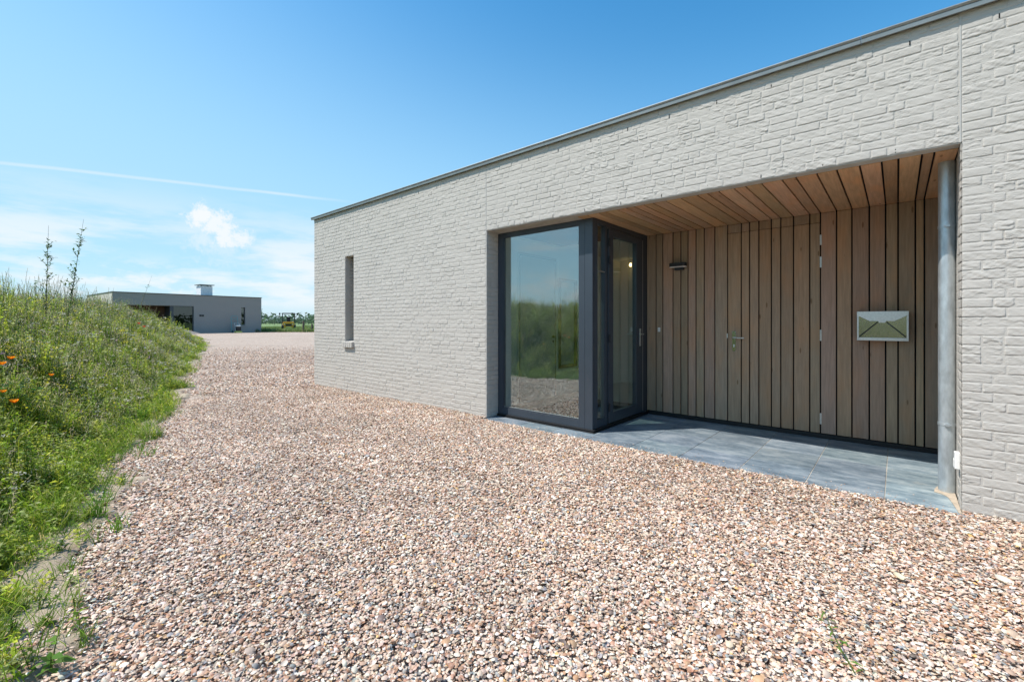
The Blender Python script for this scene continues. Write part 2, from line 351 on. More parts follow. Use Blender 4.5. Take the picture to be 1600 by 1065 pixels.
# sandy verge strip along the foot of the bank
nX = len(sx); offs = np.linspace(-1.0, 1, 26)
X = np.repeat(sx[:, None], 26, 1); wd = .06 + .34 * vnoise(sx * 1.1, sx * 0 + 7) + .10 * vnoise(sx * 5, sx * 0)
Y = foot(X) - .2 + np.where(offs[None] > 0, offs[None] * wd[:, None] * 1.25, offs[None] * .5)
Z = gz(X) + .012 + .022 * vnoise(X * 6, Y * 6) - .055 * sst(.8, 1, offs)[None]
V = np.stack([X, Y, Z], -1).reshape(-1, 3); i, j = np.meshgrid(np.arange(nX - 1), np.arange(25), indexing='ij'); a = (i * 26 + j).ravel()
tag(npmesh('sand_verge', V, np.stack([a, a + 26, a + 27, a + 1], -1), None, M_sand, True), kind='structure')
# bank as a body with its own skirt below the ground
bx = np.concatenate([np.linspace(-42, -14, 90), np.linspace(-13.8, 12, 216)]); bo = np.concatenate([np.linspace(-.3, 4, 44), np.linspace(4.3, 23, 24)])
X = np.repeat(bx[:, None], len(bo), 1); Y = foot(X) - bo[None] / .955; H = bank_h(X, Y)
Z = gz(X) + H + np.where(bo[None] < .02, -.06, .0) - .02 * (H < .01)
V = np.stack([X, Y, Z], -1).reshape(-1, 3); n = len(bo); i, j = np.meshgrid(np.arange(len(bx) - 1), np.arange(n - 1), indexing='ij'); a = (i * n + j).ravel()
tag(npmesh('bank', V, np.stack([a, a + 1, a + n + 1, a + n], -1), None, M_bank, True), kind='structure')

# ------------------------------------------------------------------ shells
rng = np.random.RandomState(11)
A_ = R(40.8)
def cam_td(X, Y): return -math.sin(A_) * X + math.cos(A_) * Y, math.cos(A_) * X + math.sin(A_) * Y
SH = np.array([c for c, _ in SHC]); SP = np.array([k for _, k in SHC], float); SP /= SP.sum()
def shell_template(nr, mid):
    an = np.linspace(0, 2 * np.pi, nr, endpoint=False)
    rim = np.stack([np.cos(an), np.sin(an) * .84 + .06 * np.cos(2 * an), np.zeros(nr)], -1)
    rim[:, 1] *= np.where(np.cos(an) < -.5, .75, 1)
    T = []
    if mid:
        m_ = rim * .62; m_[:, 2] = .30; m_[:, 0] -= .06; V = np.concatenate([rim, m_, [[-.12, 0, .42]]])
        for k in range(nr):
            k2 = (k + 1) % nr; T += [(k, k2, nr + k2), (k, nr + k2, nr + k), (nr + k, nr + k2, 2 * nr)]
    else:
        V = np.concatenate([rim, [[-.1, 0, .40]]]); T = [(k, (k + 1) % nr, nr) for k in range(nr)]
    return V, np.array(T)
def place(tv, tt, X, Y, Z, sx, sz, tilt, az, rz, flip, cols, name, mat, smooth):
    N = len(X); v = tv[None] * np.stack([sx, sx, sz * flip], -1)[:, None]
    c, s = np.cos(rz)[:, None], np.sin(rz)[:, None]; v = np.stack([v[..., 0] * c - v[..., 1] * s, v[..., 0] * s + v[..., 1] * c, v[..., 2]], -1)
    # tilt about a horizontal axis (cos az, sin az)
    ux, uy = np.cos(az)[:, None], np.sin(az)[:, None]; ct, st_ = np.cos(tilt)[:, None], np.sin(tilt)[:, None]
    dt = v[..., 0] * ux + v[..., 1] * uy
    cx = uy * v[..., 2]; cy = -ux * v[..., 2]; cz = ux * v[..., 1] - uy * v[..., 0]
    v = np.stack([v[..., 0] * ct + cx * st_ + ux * dt * (1 - ct), v[..., 1] * ct + cy * st_ + uy * dt * (1 - ct), v[..., 2] * ct + cz * st_], -1)
    v += np.stack([X, Y, Z], -1)[:, None]
    K = tv.shape[0]; T = tt[None] + (np.arange(N) * K)[:, None, None]
    return v.reshape(-1, 3), T.reshape(-1, 3), np.repeat(cols, K, 0)
def shells(N, x0, x1, y0, y1, dmin, dmax, tv, tt, rmean):
    X = rng.uniform(x0, x1, N); Y = rng.uniform(y0, y1, N); t, l = cam_td(X, Y); dd = np.hypot(X, Y)
    fd = Y - foot(X); pr = sst(.05, .55, fd + .5 * (vnoise(X * 2.2, Y * 2.2) - .5)) * .93 + .04
    pr = pr * (1 - .97 * sst(12, 26, dd))
    ok = (rng.rand(N) < pr) & (fd > -.1) & (dd >= dmin) & (dd < dmax) & ((t > 1.1) & (np.abs(l / np.maximum(t, .1)) < 1.6)) & ((Y < 4.27) | ((Y < 4.36) & (X > .34)) | ((Y < 4.36) & (X < -4.21)) | ((X < -9.25)))
    X, Y = X[ok], Y[ok]; N = len(X)
    Z = gz(X, Y) + rng.uniform(-.004, .014, N) + .02 * vnoise(X * 2.5, Y * 2.5) - .002
    # shells drift up against the edge of the paving
    Z -= .012 * sst(4.0, 4.27, Y) * (X > -4.2)
    r = rmean * np.exp(rng.normal(0, .34, N)); r = np.clip(r, .0035, .024)
    ci = rng.choice(len(SH), N, p=SP); patch = .80 + .22 * vnoise(X * 1.3 + 5, Y * 1.3) + .16 * vnoise(X * 5 + 5, Y * 5)
    cols = np.clip(SH[ci] * np.array([1.17, 1.10, 1.035]) * (1 + rng.normal(0, .10, (N, 1))) * patch[:, None] * (1 + rng.normal(0, .03, (N, 3))), .03, .86)
    return place(tv, tt, X, Y, Z, r, r * rng.uniform(.5, 1.0, N), np.abs(rng.normal(0, .44, N)), rng.uniform(0, 6.28, N), rng.uniform(0, 6.28, N), np.where(rng.rand(N) < .62, 1, -1), cols, '', None, True)
s0v, s0t = shell_template(8, True); s1v, s1t = shell_template(6, False)
parts = [shells(560000, -3.4, 3.4, -.6, 4.36, 0, 3.1, s0v, s0t, .0071),
         shells(860000, -9, 4.2, -.5, 4.36, 3.1, 9.5, s1v, s1t, .0082),
         shells(420000, -26, -6, .6, 14, 9.5, 26, s1v, s1t, .0150)]
VV, TT, CC = [], [], []; o_ = 0
for v, t, c in parts: VV.append(v); TT.append(t + o_); CC.append(c); o_ += len(v)
N = 420; X = rng.uniform(-4.1, .3, N); Y = 4.275 + np.abs(rng.normal(0, .10, N)); k_ = (Y < 4.55); X, Y = X[k_], Y[k_]; N = len(X); cols = np.clip(SH[rng.choice(len(SH), N, p=SP)] * 1.1, .03, .8); r = rng.uniform(.003, .008, N)
v, t, c = place(s1v, s1t, X, Y, np.full(N, .001), r, r * .8, np.abs(rng.normal(0, .15, N)), rng.uniform(0, 6, N), rng.uniform(0, 6, N), np.ones(N), cols, '', None, True); VV.append(v); TT.append(t + o_); CC.append(c)
tag(npmesh('gravel', np.concatenate(VV), np.concatenate(TT), np.concatenate(CC), M_shell, True), kind='stuff')
del VV, TT, CC, parts

# ------------------------------------------------------------------ vegetation generators (all triangles)
class Veg:
    def __init__(s): s.V = []; s.T = []; s.C = []; s.n = 0
    def put(s, V, T, Cc):
        # V (N,K,3)  T (M,3)  Cc (N,3)
        N, K = V.shape[:2]; s.V.append(V.reshape(-1, 3)); s.T.append((T[None] + (np.arange(N) * K)[:, None, None] + s.n).reshape(-1, 3))
        s.C.append(np.repeat(np.clip(Cc, .004, .9), K, 0)); s.n += N * K
    def blades(s, B, h, wd, az, lean, col):
        N = len(B); d_ = np.stack([np.cos(az), np.sin(az), np.zeros(N)], -1); sd = np.stack([-np.sin(az + 1.2), np.cos(az + 1.2), np.zeros(N)], -1)
        def at(f, hh): return B + d_ * (lean * h * f)[:, None] + np.stack([np.zeros(N), np.zeros(N), h * hh], -1)
        m1 = at(.16, .42); m2 = at(.5, .78); tp = at(1., 1. - .25 * 1); tp[:, 2] -= (lean * h * .18)
        w0 = (wd * .5)[:, None] * sd
        V = np.stack([B - w0, B + w0, m1 - w0, m1 + w0, m2 - w0 * .75, m2 + w0 * .75, tp], 1)
        s.put(V, np.array([(0, 1, 3), (0, 3, 2), (2, 3, 5), (2, 5, 4), (4, 5, 6)]), col)
    def leaves(s, P, L, wd, az, el, col):
        N = len(P); d_ = np.stack([np.cos(az) * np.cos(el), np.sin(az) * np.cos(el), np.sin(el)], -1)
        sd = np.stack([-np.sin(az), np.cos(az), rng.normal(0, .35, N)], -1); sd /= np.linalg.norm(sd, axis=1)[:, None]
        mid = P + d_ * (L * .45)[:, None]; tip = P + d_ * L[:, None]; tip[:, 2] -= L * .25
        V = np.stack([P, mid - sd * (wd * .5)[:, None], tip, mid + sd * (wd * .5)[:, None]], 1)
        s.put(V, np.array([(0, 1, 3), (1, 2, 3)]), col)
    def stems(s, B, T_, wd, col):
        N = len(B); a = np.stack([np.ones(N), np.zeros(N), np.zeros(N)], -1); b_ = np.stack([np.zeros(N), np.ones(N), np.zeros(N)], -1); w_ = (wd * .5)[:, None]
        V = np.stack([B + a * w_, B - a * w_ * .5 + b_ * w_ * .87, B - a * w_ * .5 - b_ * w_ * .87, T_ + a * w_ * .6, T_ - a * w_ * .3 + b_ * w_ * .5, T_ - a * w_ * .3 - b_ * w_ * .5], 1)
        s.put(V, np.array([(0, 1, 4), (0, 4, 3), (1, 2, 5), (1, 5, 4), (2, 0, 3), (2, 3, 5)]), col)
    def discs(s, P, r, col, tilt=.5, cup=.25):
        N = len(P); nx = rng.normal(0, tilt, N) - .2; ny = rng.normal(0, tilt, N); nrm = np.stack([nx, ny, np.ones(N)], -1); nrm /= np.linalg.norm(nrm, axis=1)[:, None]
        a = np.cross(nrm, [0, 1, 0]); a /= np.linalg.norm(a, axis=1)[:, None]; b_ = np.cross(nrm, a)
        K = 6; vs = [P]
        for k in range(K):
            an = 2 * np.pi * k / K; vs.append(P + (a * np.cos(an) + b_ * np.sin(an) + nrm * cup) * r[:, None])
        s.put(np.stack(vs, 1), np.array([(0, k + 1, (k + 1) % K + 1) for k in range(K)]), col)
    def build(s, name, parent=None, org=None):
        V = np.concatenate(s.V)
        if org is not None: V = V - np.array(org)
        return npmesh(name, V, np.concatenate(s.T), np.concatenate(s.C), M_leaf, False, parent)
def jit(col, N, a=.15, b_=.05):
    return np.array(col)[None] * (1 + rng.normal(0, a, (N, 1))) * (1 + rng.normal(0, b_, (N, 3)))
GR = [(.34, .46, .04), (.13, .21, .015), (.56, .57, .07), (.70, .60, .22), (.82, .70, .42), (.30, .38, .07)]
def meadow(vg, X, Y, sc, lush=None):
    """grass, herbs, seed heads and small flowers over points X, Y"""
    N = len(X); Z = bz(X, Y) - .01; B = np.stack([X, Y, Z], -1)
    off = foot(X) - Y; hs = .35 + .65 * sst(-.1, 1.3, off)
    dry = vnoise(X * .55 + 20, Y * .9) * .75 + .4 * sst(.8, 2.6, off) - .22; dry = np.clip(dry, 0, 1)
    pick = rng.rand(N)
    ci = np.where(pick < .10 + dry * .7, rng.choice([3, 4, 4], N), rng.choice([0, 1, 2, 0, 5], N))
    col = np.array(GR)[ci] * (1 + rng.normal(0, .22, (N, 1))) * (1 + rng.normal(0, .05, (N, 3)))
    h = rng.uniform(.10, .40, N) * hs * (.75 + .5 * vnoise(X * 1.1, Y * 1.1 + 60))
    vg.blades(B, h, rng.uniform(.0025, .0065, N) * sc, rng.uniform(0, 6.28, N), rng.uniform(.15, .95, N), col)
for_x = []
def bank_points(D, x0, x1, o0, o1, clump=.0):
    N = int(D * (x1 - x0) * (o1 - o0)); X = rng.uniform(x0, x1, N); o = rng.uniform(o0, o1, N)
    if clump:
        k = vnoise(X * 2.6 + 31, (foot(X) - o) * 2.6) + .6 * vnoise(X * 7, (foot(X) - o) * 7 + 11); keep = rng.rand(N) < np.clip((k - clump) * 2.2, .05, 1)
        X, o = X[keep], o[keep]
    return X, foot(X) - o
def herbs(vg, X, Y, sc, hmul=1., leafc=None):
    N = len(X); Z = bz(X, Y); off = foot(X) - Y; hs = (.4 + .6 * sst(0, 1.4, off)) * hmul
    H = rng.uniform(.16, .42, N) * hs; az = rng.uniform(0, 6.28, N); ln = rng.uniform(0, .35, N) * H
    B = np.stack([X, Y, Z], -1); T_ = B + np.stack([np.cos(az) * ln, np.sin(az) * ln, H], -1)
    g = np.array([(.32, .46, .035), (.10, .19, .012), (.56, .60, .07), (.42, .48, .17)])[rng.choice(4, N)] * (1 + rng.normal(0, .18, (N, 1)))
    vg.stems(B, T_, np.full(N, .0035) * sc, g * 1.1)
    K = 11
    for k in range(K):
        f = (k + .6 + rng.rand(N) * .6) / (K + .5); P = B + (T_ - B) * f[:, None]
        vg.leaves(P, rng.uniform(.03, .075, N) * (1.15 - f * .6) * (.6 + .4 * sc), rng.uniform(.008, .022, N) * (.6 + .4 * sc), az + k * 2.4 + rng.rand(N), rng.uniform(-.2, .9, N), g * (1 + rng.normal(0, .12, (N, 1))))
    return T_
def flowers(vg, X, Y, sc, kind):
    N = len(X); Z = bz(X, Y); off = foot(X) - Y; hs = .4 + .6 * sst(0, 1.2, off); H = rng.uniform(.20, .48, N) * hs
    B = np.stack([X, Y, Z], -1); T_ = B + np.stack([rng.normal(0, .05, N), rng.normal(0, .05, N), H], -1)
    vg.stems(B, T_, np.full(N, .0025) * sc, jit((.13, .2, .05), N))
    if kind == 'white':
        for k in range(9):
            P = T_ + rng.normal(0, .018, (N, 3)) * [1, 1, .35]; vg.discs(P, rng.uniform(.003, .0065, N) * sc, jit((.66, .65, .56), N, .08, .02), .6)
    elif kind == 'yellow':
        for k in range(5):
            P = T_ + rng.normal(0, .016, (N, 3)); vg.discs(P, rng.uniform(.004, .009, N) * sc, jit((.62, .56, .04), N, .1, .02), .6)
    elif kind == 'seed':
        for k in range(7):
            f = k / 7; P = T_ + np.stack([rng.normal(0, .004, N), rng.normal(0, .004, N), -f * .10 + 0 * H], -1)
            vg.leaves(P, rng.uniform(.015, .035, N), rng.uniform(.003, .006, N) * sc, rng.uniform(0, 6.28, N), rng.uniform(.7, 1.4, N), jit((.66, .56, .38), N, .18, .03))
    elif kind == 'pink':
        for k in range(6):
            P = T_ + rng.normal(0, .008, (N, 3)); vg.discs(P, rng.uniform(.004, .008, N) * sc, jit((.42, .26, .42), N, .1, .02), .8)
vg = Veg()
for (D, x0, x1, o0, o1, sc) in ((3600, -7, -1.4, -.02, 3.2, 1.), (1900, -12, -7, -.05, 4.0, 1.25), (1000, -20, -12, -.05, 4.2, 1.8), (560, -37, -20, -.05, 4.5, 2.6), (420, -14, -1, 3.2, 7, 2.), (420, -1.4, 6, -.05, 4, 1.7)):
    X, Y = bank_points(D, x0, x1, o0, o1, .42); meadow(vg, X, Y, sc)
tag(vg.build('grass'), kind='stuff')
vg = Veg()
for (D, x0, x1, o0, o1, sc) in ((1250, -7, -1.6, .1, 3.2, 1.), (650, -12, -7, .1, 4.0, 1.25), (300, -20, -12, .1, 4.2, 1.9), (130, -37, -20, .1, 4.5, 2.8), (60, -14, -1, 3.2, 7, 2.), (50, -1, 6, .1, 4, 1.6)):
    X, Y = bank_points(D, x0, x1, o0, o1, .45); herbs(vg, X, Y, sc)
tag(vg.build('weeds'), kind='stuff')
vg = Veg()
for kind, mul, clump, so_ in (('white', 95, .85, 3), ('yellow', 55, .8, 9), ('seed', 420, .5, 21), ('pink', 3, .8, 44)):
    for (D, x0, x1, o0, o1, sc) in ((1., -7, -2.4, .25, 3.2, 1.), (.9, -12, -7, .25, 4.0, 1.3), (.5, -20, -12, .2, 4.2, 1.9), (.28, -37, -20, .2, 4.5, 2.8), (.15, -14, -1, 3.2, 7, 2.), (.2, -1, 6, .3, 4, 1.6)):
        N = int(D * mul * (x1 - x0) * (o1 - o0)); X = rng.uniform(x0, x1, N); Y = foot(X) - rng.uniform(o0, o1, N)
        k = vnoise(X * .9 + so_, Y * .9 + so_) + .5 * vnoise(X * 3 + so_, Y * 3); keep = rng.rand(N) < np.clip((k - clump + .25) * 2.5, .04, 1)
        flowers(vg, X[keep], Y[keep], sc, kind)
tag(vg.build('wildflowers'), kind='stuff')
# tall seeding grass on the crest
vg = Veg(); N = 1500
X = rng.uniform(-24, -4, N); Y = foot(X) - rng.uniform(1.7, 4.2, N); B = np.stack([X, Y, bz(X, Y)], -1)
H = rng.uniform(.45, .95, N) * (.6 + .6 * vnoise(X * .9 + 3, Y)); az = rng.normal(.4, 1.3, N); T_ = B + np.stack([np.cos(az) * H * .25, np.sin(az) * H * .25, H], -1)
dd_ = np.hypot(X, Y); scf = np.clip(dd_ / 6, 1, 3)
vg.stems(B, T_, .0026 * scf, jit((.22, .27, .12), N)); dr = (T_ - B) / H[:, None]
for k in range(12):
    f = k / 12; P = T_ - dr * (f * .16)[..., None] if False else T_ - dr * (f * .16)
    vg.leaves(P, rng.uniform(.012, .035, N), .0035 * scf, az + rng.normal(0, 1.2, N), rng.uniform(.6, 1.4, N), jit((.50, .43, .28), N, .2, .04))
for k in range(3):
    P = B + (T_ - B) * rng.uniform(.3, .7, N)[:, None]; vg.leaves(P, rng.uniform(.08, .2, N), .005 * scf, rng.uniform(0, 6.28, N), rng.uniform(.3, 1.1, N), jit((.13, .2, .06), N))
tag(vg.build('seeding_grass'), kind='stuff')
# sparse creeping weeds and tufts on the sand
vg = Veg(); N = 90
X = rng.uniform(-8, -2.0, N); Y = foot(X) + rng.uniform(-.15, .22, N)
for x_, y_ in zip(X, Y):
    k = rng.randint(8, 26); bx_ = x_ + rng.normal(0, .02, k); by_ = y_ + rng.normal(0, .02, k)
    vg.blades(np.stack([bx_, by_, gz(bx_) + np.zeros(k)], -1), rng.uniform(.04, .16, k), rng.uniform(.002, .005, k), rng.uniform(0, 6.28, k), rng.uniform(.3, 1.2, k), jit((.15, .27, .035), k, .2))
X = rng.uniform(-5, -2.1, 150); Y = foot(X) + rng.uniform(-.25, .14, 150)
herbs(vg, X, Y, .8, .55)
for n_, xa, xb, s_, ha in ((300, -7, -2.3, .9, 1.), (260, -14, -7, 1.3, 1.), (220, -26, -14, 2., 1.)):
    X = rng.uniform(xa, xb, n_); X = X[rng.rand(n_) < np.clip((vnoise(X * 1.9 + 70, X * 0) - .3) * 2.4, .05, 1)]; n_ = len(X); Y = foot(X) - .12 + np.abs(rng.normal(0, .16, n_)) * (.4 + vnoise(X * 1.3, X * 0 + 33)); herbs(vg, X, Y, s_, ha)
    m_ = n_ * 9; ii = rng.randint(0, n_, m_); Xb = X[ii] + rng.normal(0, .05, m_); Yb = Y[ii] - .03 + rng.normal(0, .05, m_)
    vg.blades(np.stack([Xb, Yb, bz(Xb, Yb) - .005], -1), rng.uniform(.06, .30, m_), rng.uniform(.002, .0045, m_) * s_, rng.uniform(0, 6.28, m_), rng.uniform(.2, 1.1, m_), np.array([(.22, .35, .025), (.15, .26, .02), (.44, .42, .14)])[rng.choice(3, m_, p=[.5, .35, .15])] * (1 + rng.normal(0, .18, (m_, 1))))
tag(vg.build('verge_weeds'), kind='stuff')
# bushier broad-leaved clumps spread through the bank
vg = Veg()
for n_, xa, xb, s_ in ((70, -7, -2.6, 1.), (80, -12, -7, 1.3), (90, -30, -12, 2.)):
    for x_, o_2 in zip(rng.uniform(xa, xb, n_), rng.uniform(.3, 3.6, n_)):
        k = 26; X = x_ + rng.normal(0, .09 * s_ ** .5, k); Y = foot(x_) - o_2 + rng.normal(0, .09 * s_ ** .5, k); herbs(vg, X, Y, s_ * 1.35, rng.uniform(.9, 2.1))
tag(vg.build('leafy_clumps'), kind='stuff')
# rough growth beyond the drive
vg = Veg(); N = 26000
t_ = rng.uniform(44, 78, N); u_ = rng.uniform(-.60, -.38, N); X = -math.sin(A_) * t_ + math.cos(A_) * u_ * t_; Y = math.cos(A_) * t_ + math.sin(A_) * u_ * t_
Z = gz(X); hh_ = rng.uniform(.08, .40, N) * (.45 + .9 * vnoise(X * .45, Y * .45)) * np.where(u_ > -.47, 1.5, .95)
vg.blades(np.stack([X, Y, Z], -1), hh_, rng.uniform(.02, .06, N), rng.uniform(0, 6.28, N), rng.uniform(.2, 1, N), np.array([(.18, .27, .07), (.10, .17, .05), (.34, .34, .17), (.25, .33, .10)])[rng.choice(4, N, p=[.35, .25, .2, .2])] * (1 + rng.normal(0, .2, (N, 1))))
for k in range(3):
    P = np.stack([X, Y, Z + hh_ * rng.uniform(.2, .95, N)], -1); vg.leaves(P, rng.uniform(.05, .14, N), rng.uniform(.03, .07, N), rng.uniform(0, 6.28, N), rng.uniform(-.3, 1, N), jit((.12, .19, .05), N, .3))
tag(vg.build('scrub'), kind='stuff')

# ------------------------------------------------------------------ the house
W0, ZT = 4.35, 3.43
HO = (-4.0, 4.35, 0.0)
house = empty('house', HO, 0, 'long flat roofed house of painted grey brick with a recessed timber porch', 'house')
HH = lambda mb, name, mat, par=None, **k: mb.build(name, mat, par or house, HO, **k)
brs = np.random.RandomState(3)
def brick_panel(acc, rects, fn, hi=lambda u: (9, 5), course=.0635, closers=True):
    """real bricks with pressed-in joints and hand-moulded creases; fn maps (u, depth, z) to world"""
    V, F = acc
    z_rows = int(round(ZT / course))
    for (u0, u1, z0, z1) in rects:
        r0 = int(round(z0 / course)); r1 = int(round(z1 / course))
        for r in range(r0, r1):
            za, zb = r * course + .003 + brs.normal(0, .0006), (r + 1) * course - .003 + brs.normal(0, .0006)
            u = u0; first = True
            while u < u1 - .02:
                L = .098 if brs.rand() < .38 else .209
                if first and r % 2 == 0: L = .15 if L > .15 else .098
                first = False
                e = u + L
                if u1 - e < .07: e = u1
                ua, ub = u + .001, min(e, u1) - brs.choice([.004, .007]); u = e + .001
                if ub - ua < .03: ub = ua + .03
                nu, nz = hi(.5 * (ua + ub)); nu = nu if ub - ua > .15 else max(6, nu // 2 + 1)
                us = np.concatenate([[ua, ua + .0022], np.linspace(ua + .007, ub - .007, nu - 4), [ub - .0022, ub]])
                zs = np.concatenate([[za, za + .0018], np.linspace(za + .006, zb - .006, nz - 4), [zb - .0022, zb]])
                U, Z = np.meshgrid(us, zs, indexing='ij')
                amp = brs.choice([.0007, .0012, .0022], p=[.4, .38, .22])
                D = np.zeros_like(U); ph = brs.rand(6) * 6.28
                D += amp * (np.sin(U * 34 + ph[0]) * np.cos(Z * 60 + ph[1]) + .7 * np.sin(U * 83 + Z * 140 + ph[2]) + .5 * np.sin(U * 160 - Z * 210 + ph[3]))
                if nz > 7 and brs.rand() < .38:
                    for _ in range(brs.randint(1, 4)):
                        zc = za + (zb - za) * brs.uniform(.2, .8); sl_ = brs.normal(0, .08); uc = brs.uniform(ua, ub); ln_ = brs.uniform(.02, .07)
                        q = (Z - zc - sl_ * (U - uc) - .0035 * np.sin(U * 110 + ph[4])) / .0045; m_ = np.exp(-((U - uc) / ln_) ** 2)
                        D -= m_ * brs.uniform(.0025, .0055) * np.where(q > 0, np.exp(-q * .45) * 0, 0) + m_ * brs.uniform(.002, .005) * np.exp(-(q + 1) ** 2)
                        D += m_ * .002 * np.exp(-(q - .8) ** 2)
                D += brs.normal(0, .0009) + .0002 - (.5 * brs.normal(0, .0018)) * (Z - za) / (zb - za)
                edge = -.0028
                wob = brs.normal(0, .0009, U.shape)
                U = U + wob * .8; Z = Z + wob * .6
                D[0, :] = edge; D[-1, :] = edge; D[:, 0] = edge; D[:, -1] = edge
                D[1, 1:-1] -= .0009; D[-2, 1:-1] -= .0009; D[1:-1, 1] -= .0012; D[1:-1, -2] -= .0005
                n0 = len(V); N1 = len(zs)
                pts = [fn(a, b_, c_) for a, b_, c_ in zip(U.ravel(), D.ravel(), Z.ravel())]; V += pts
                for i in range(len(us) - 1):
                    for j in range(N1 - 1):
                        a = n0 + i * N1 + j; F.append((a, a + N1, a + N1 + 1, a + 1))
OX0, OX1, OZ = -4.21, .338, 2.54
NX0, NX1, NZ0, NZ1 = -7.953, -7.639, .9525, 2.54
XL, XR = -9.206, 9.0
acc = ([], [])
front = lambda u, dpt, z: (u, W0 - dpt, z)
hi_f = lambda u: (14, 8) if u > 1.3 else (22, 12) if u > -2.8 else ((15, 9) if u > -6 else (10, 7))
brick_panel(acc, [(XL, NX0, 0, ZT), (NX0, NX1, 0, NZ0 - .127), (NX0, NX1, NZ1, ZT), (NX1, OX0 - .012, 0, ZT), (OX0 - .003, OX1 - .011, OZ, ZT), (OX1, 3.2, 0, ZT)], front, hi_f)
V, F = acc; Vn = np.array(V) - np.array(HO)
wall = npmesh('wall', Vn, np.array(F)[:, ::-1] if False else np.array(F), None, M_brick, True, house)
# mortar bed and wall core (sub-part of the wall)
mb = MB(); yb0, yb1 = W0 + .0022, W0 + .105
mb.box(XL + .006, NX0 + .003, yb0, yb1, -.2, ZT); mb.box(NX0 + .003, NX1 - .003, yb0, yb1, -.2, NZ0 - .127); mb.box(NX0 + .003, NX1 - .003, yb0, yb1, NZ1, ZT)
mb.box(NX1 - .003, OX0 - .003, yb0, yb1, -.2, ZT); mb.box(OX0 - .003, OX1 + .003, yb0, yb1, OZ + .002, ZT); mb.box(OX1 + .003, 3.2, yb0, yb1, -.2, ZT)
HH(mb, 'mortar', M_brick, wall)
mb = MB(); mb.box(3.2, XR, W0, W0 + .2, -.2, ZT); HH(mb, 'wall', M_brick_x)
# left end wall, rear wall, right wall
acc = ([], []); mb = MB(); mb.box(XL, XL + .2, W0 + .106, 13.8, -.2, ZT); HH(mb, 'side_wall', M_brick_y); mb = MB(); mb.box(XR - .2, XR, W0 + .21, 13.8, -.2, ZT); HH(mb, 'side_wall', M_brick_y)
mb = MB(); mb.box(XL, XR, 13.801, 14, -.2, ZT); HH(mb, 'rear_wall', M_brick_x)
# corner closers so the brick ends turn the corner at the far left
acc = ([], []); brick_panel(acc, [(W0 + .001, W0 + .24, 0, ZT)], lambda u, dd, z: (XL - dd + .002, u, z), lambda u: (8, 6))
npmesh('corner_bricks', np.array(acc[0]) - np.array(HO), np.array(acc[1]), None, M_brick, True, wall)
# reveals in real brick: right jamb (faces -X) and left jamb (faces +X), niche jamb
for (y1_, za_, zb_, fn_, h_) in ((W0 + .215, 0, OZ, lambda u, dd, z: (OX1 - .004 - dd, u, z), (12, 8)), (W0 + .235, 0, OZ, lambda u, dd, z: (OX0 + dd, u, z), (12, 8)), (W0 + .215, NZ0, NZ1, lambda u, dd, z: (NX0 + dd, u, z), (9, 6)), (W0 + .215, NZ0, NZ1, lambda u, dd, z: (NX1 - dd, u, z), (9, 6))):
    acc = ([], []); brick_panel(acc, [(W0 + .004, y1_, za_, zb_)], fn_, lambda u, h_=h_: h_)
    npmesh('reveal', np.array(acc[0]) - np.array(HO), np.array(acc[1]), None, M_brick, True, house)
for a in ((OX1 + .002, OX1 + .06, W0 + .106, 6.05, 0, OZ), (OX0 - .06, OX0 - .006, W0 + .106, 4.7, 0, OZ), (NX0 - .06, NX0 - .006, W0 + .106, 4.6, NZ0, NZ1), (NX1 + .006, NX1 + .06, W0 + .106, 4.6, NZ0, NZ1)):
    mb = MB(); mb.box(*a); HH(mb, 'reveal_core', M_brick_y)
# expansion joints above both ends of the opening
for xj, z0 in ((OX0 - .0075, OZ), (OX1 - .0065, OZ)):
    mb = MB(); mb.box(xj - .005, xj + .003, W0 - .0008, W0 + .004, z0, ZT); HH(mb, 'expansion_joint', simple('joint_sealant', (.46, .45, .43), .8, 0, .05))
# weep slits
wx = [-8.8 + .4435 * k for k in range(24)]
for x in wx:
    mb = MB(); mb.box(x - .0035, x + .0035, W0 - .0015, W0 + .004, 3.312, 3.345); HH(mb, 'weep_vent', M_dark)
for x in [-4.0 + .4435 * k for k in range(10)]:
    mb = MB(); mb.box(x - .003, x + .003, W0 - .0015, W0 + .004, 2.550, 2.578); HH(mb, 'weep_vent', M_dark)
# lintel soffit strip
mb = MB(); mb.box(OX0 + .001, OX1 - .001, W0 + .006, W0 + .112, OZ - .006, OZ + .001); HH(mb, 'lintel', M_concrete)
# roof and trim
mb = MB(); KX0, KX1, KY0, KY1 = -2.62, -1.65, 6.4, 8.6
mb.box(XL + .01, KX0, W0 + .02, 13.9, 3.28, ZT - .002); mb.box(KX1, XR - .01, W0 + .02, 13.9, 3.28, ZT - .002); mb.box(KX0, KX1, W0 + .02, KY0, 3.28, ZT - .002); mb.box(KX0, KX1, KY1, 13.9, 3.28, ZT - .002); rf_ = HH(mb, 'roof', M_roof)
m, nt, b = newmat('opal_fill'); nt.links.new(nd(nt, 'ShaderNodeBsdfTranslucent', {'Color': (.95, .96, .96, 1)}).outputs[0], nt.nodes['Material Output'].inputs[0])
mb = MB(); mb.box(KX0 + .01, KX1 - .01, KY0 + .01, KY1 - .01, ZT, ZT + .02); HH(mb, 'hall_fill_panel', m, rf_)  # panel added to brighten the hall, no roof window is known here
mb = MB()
for a in ((KX0 - .03, KX0, KY0, KY1), (KX1, KX1 + .03, KY0, KY1), (KX0, KX1, KY0 - .03, KY0), (KX0, KX1, KY1, KY1 + .03)): mb.box(*a, 2.655, 3.279)
HH(mb, 'hall_fill_shaft', M_plaster, rf_)  # shaft of the added panel, leads its light down into the hall
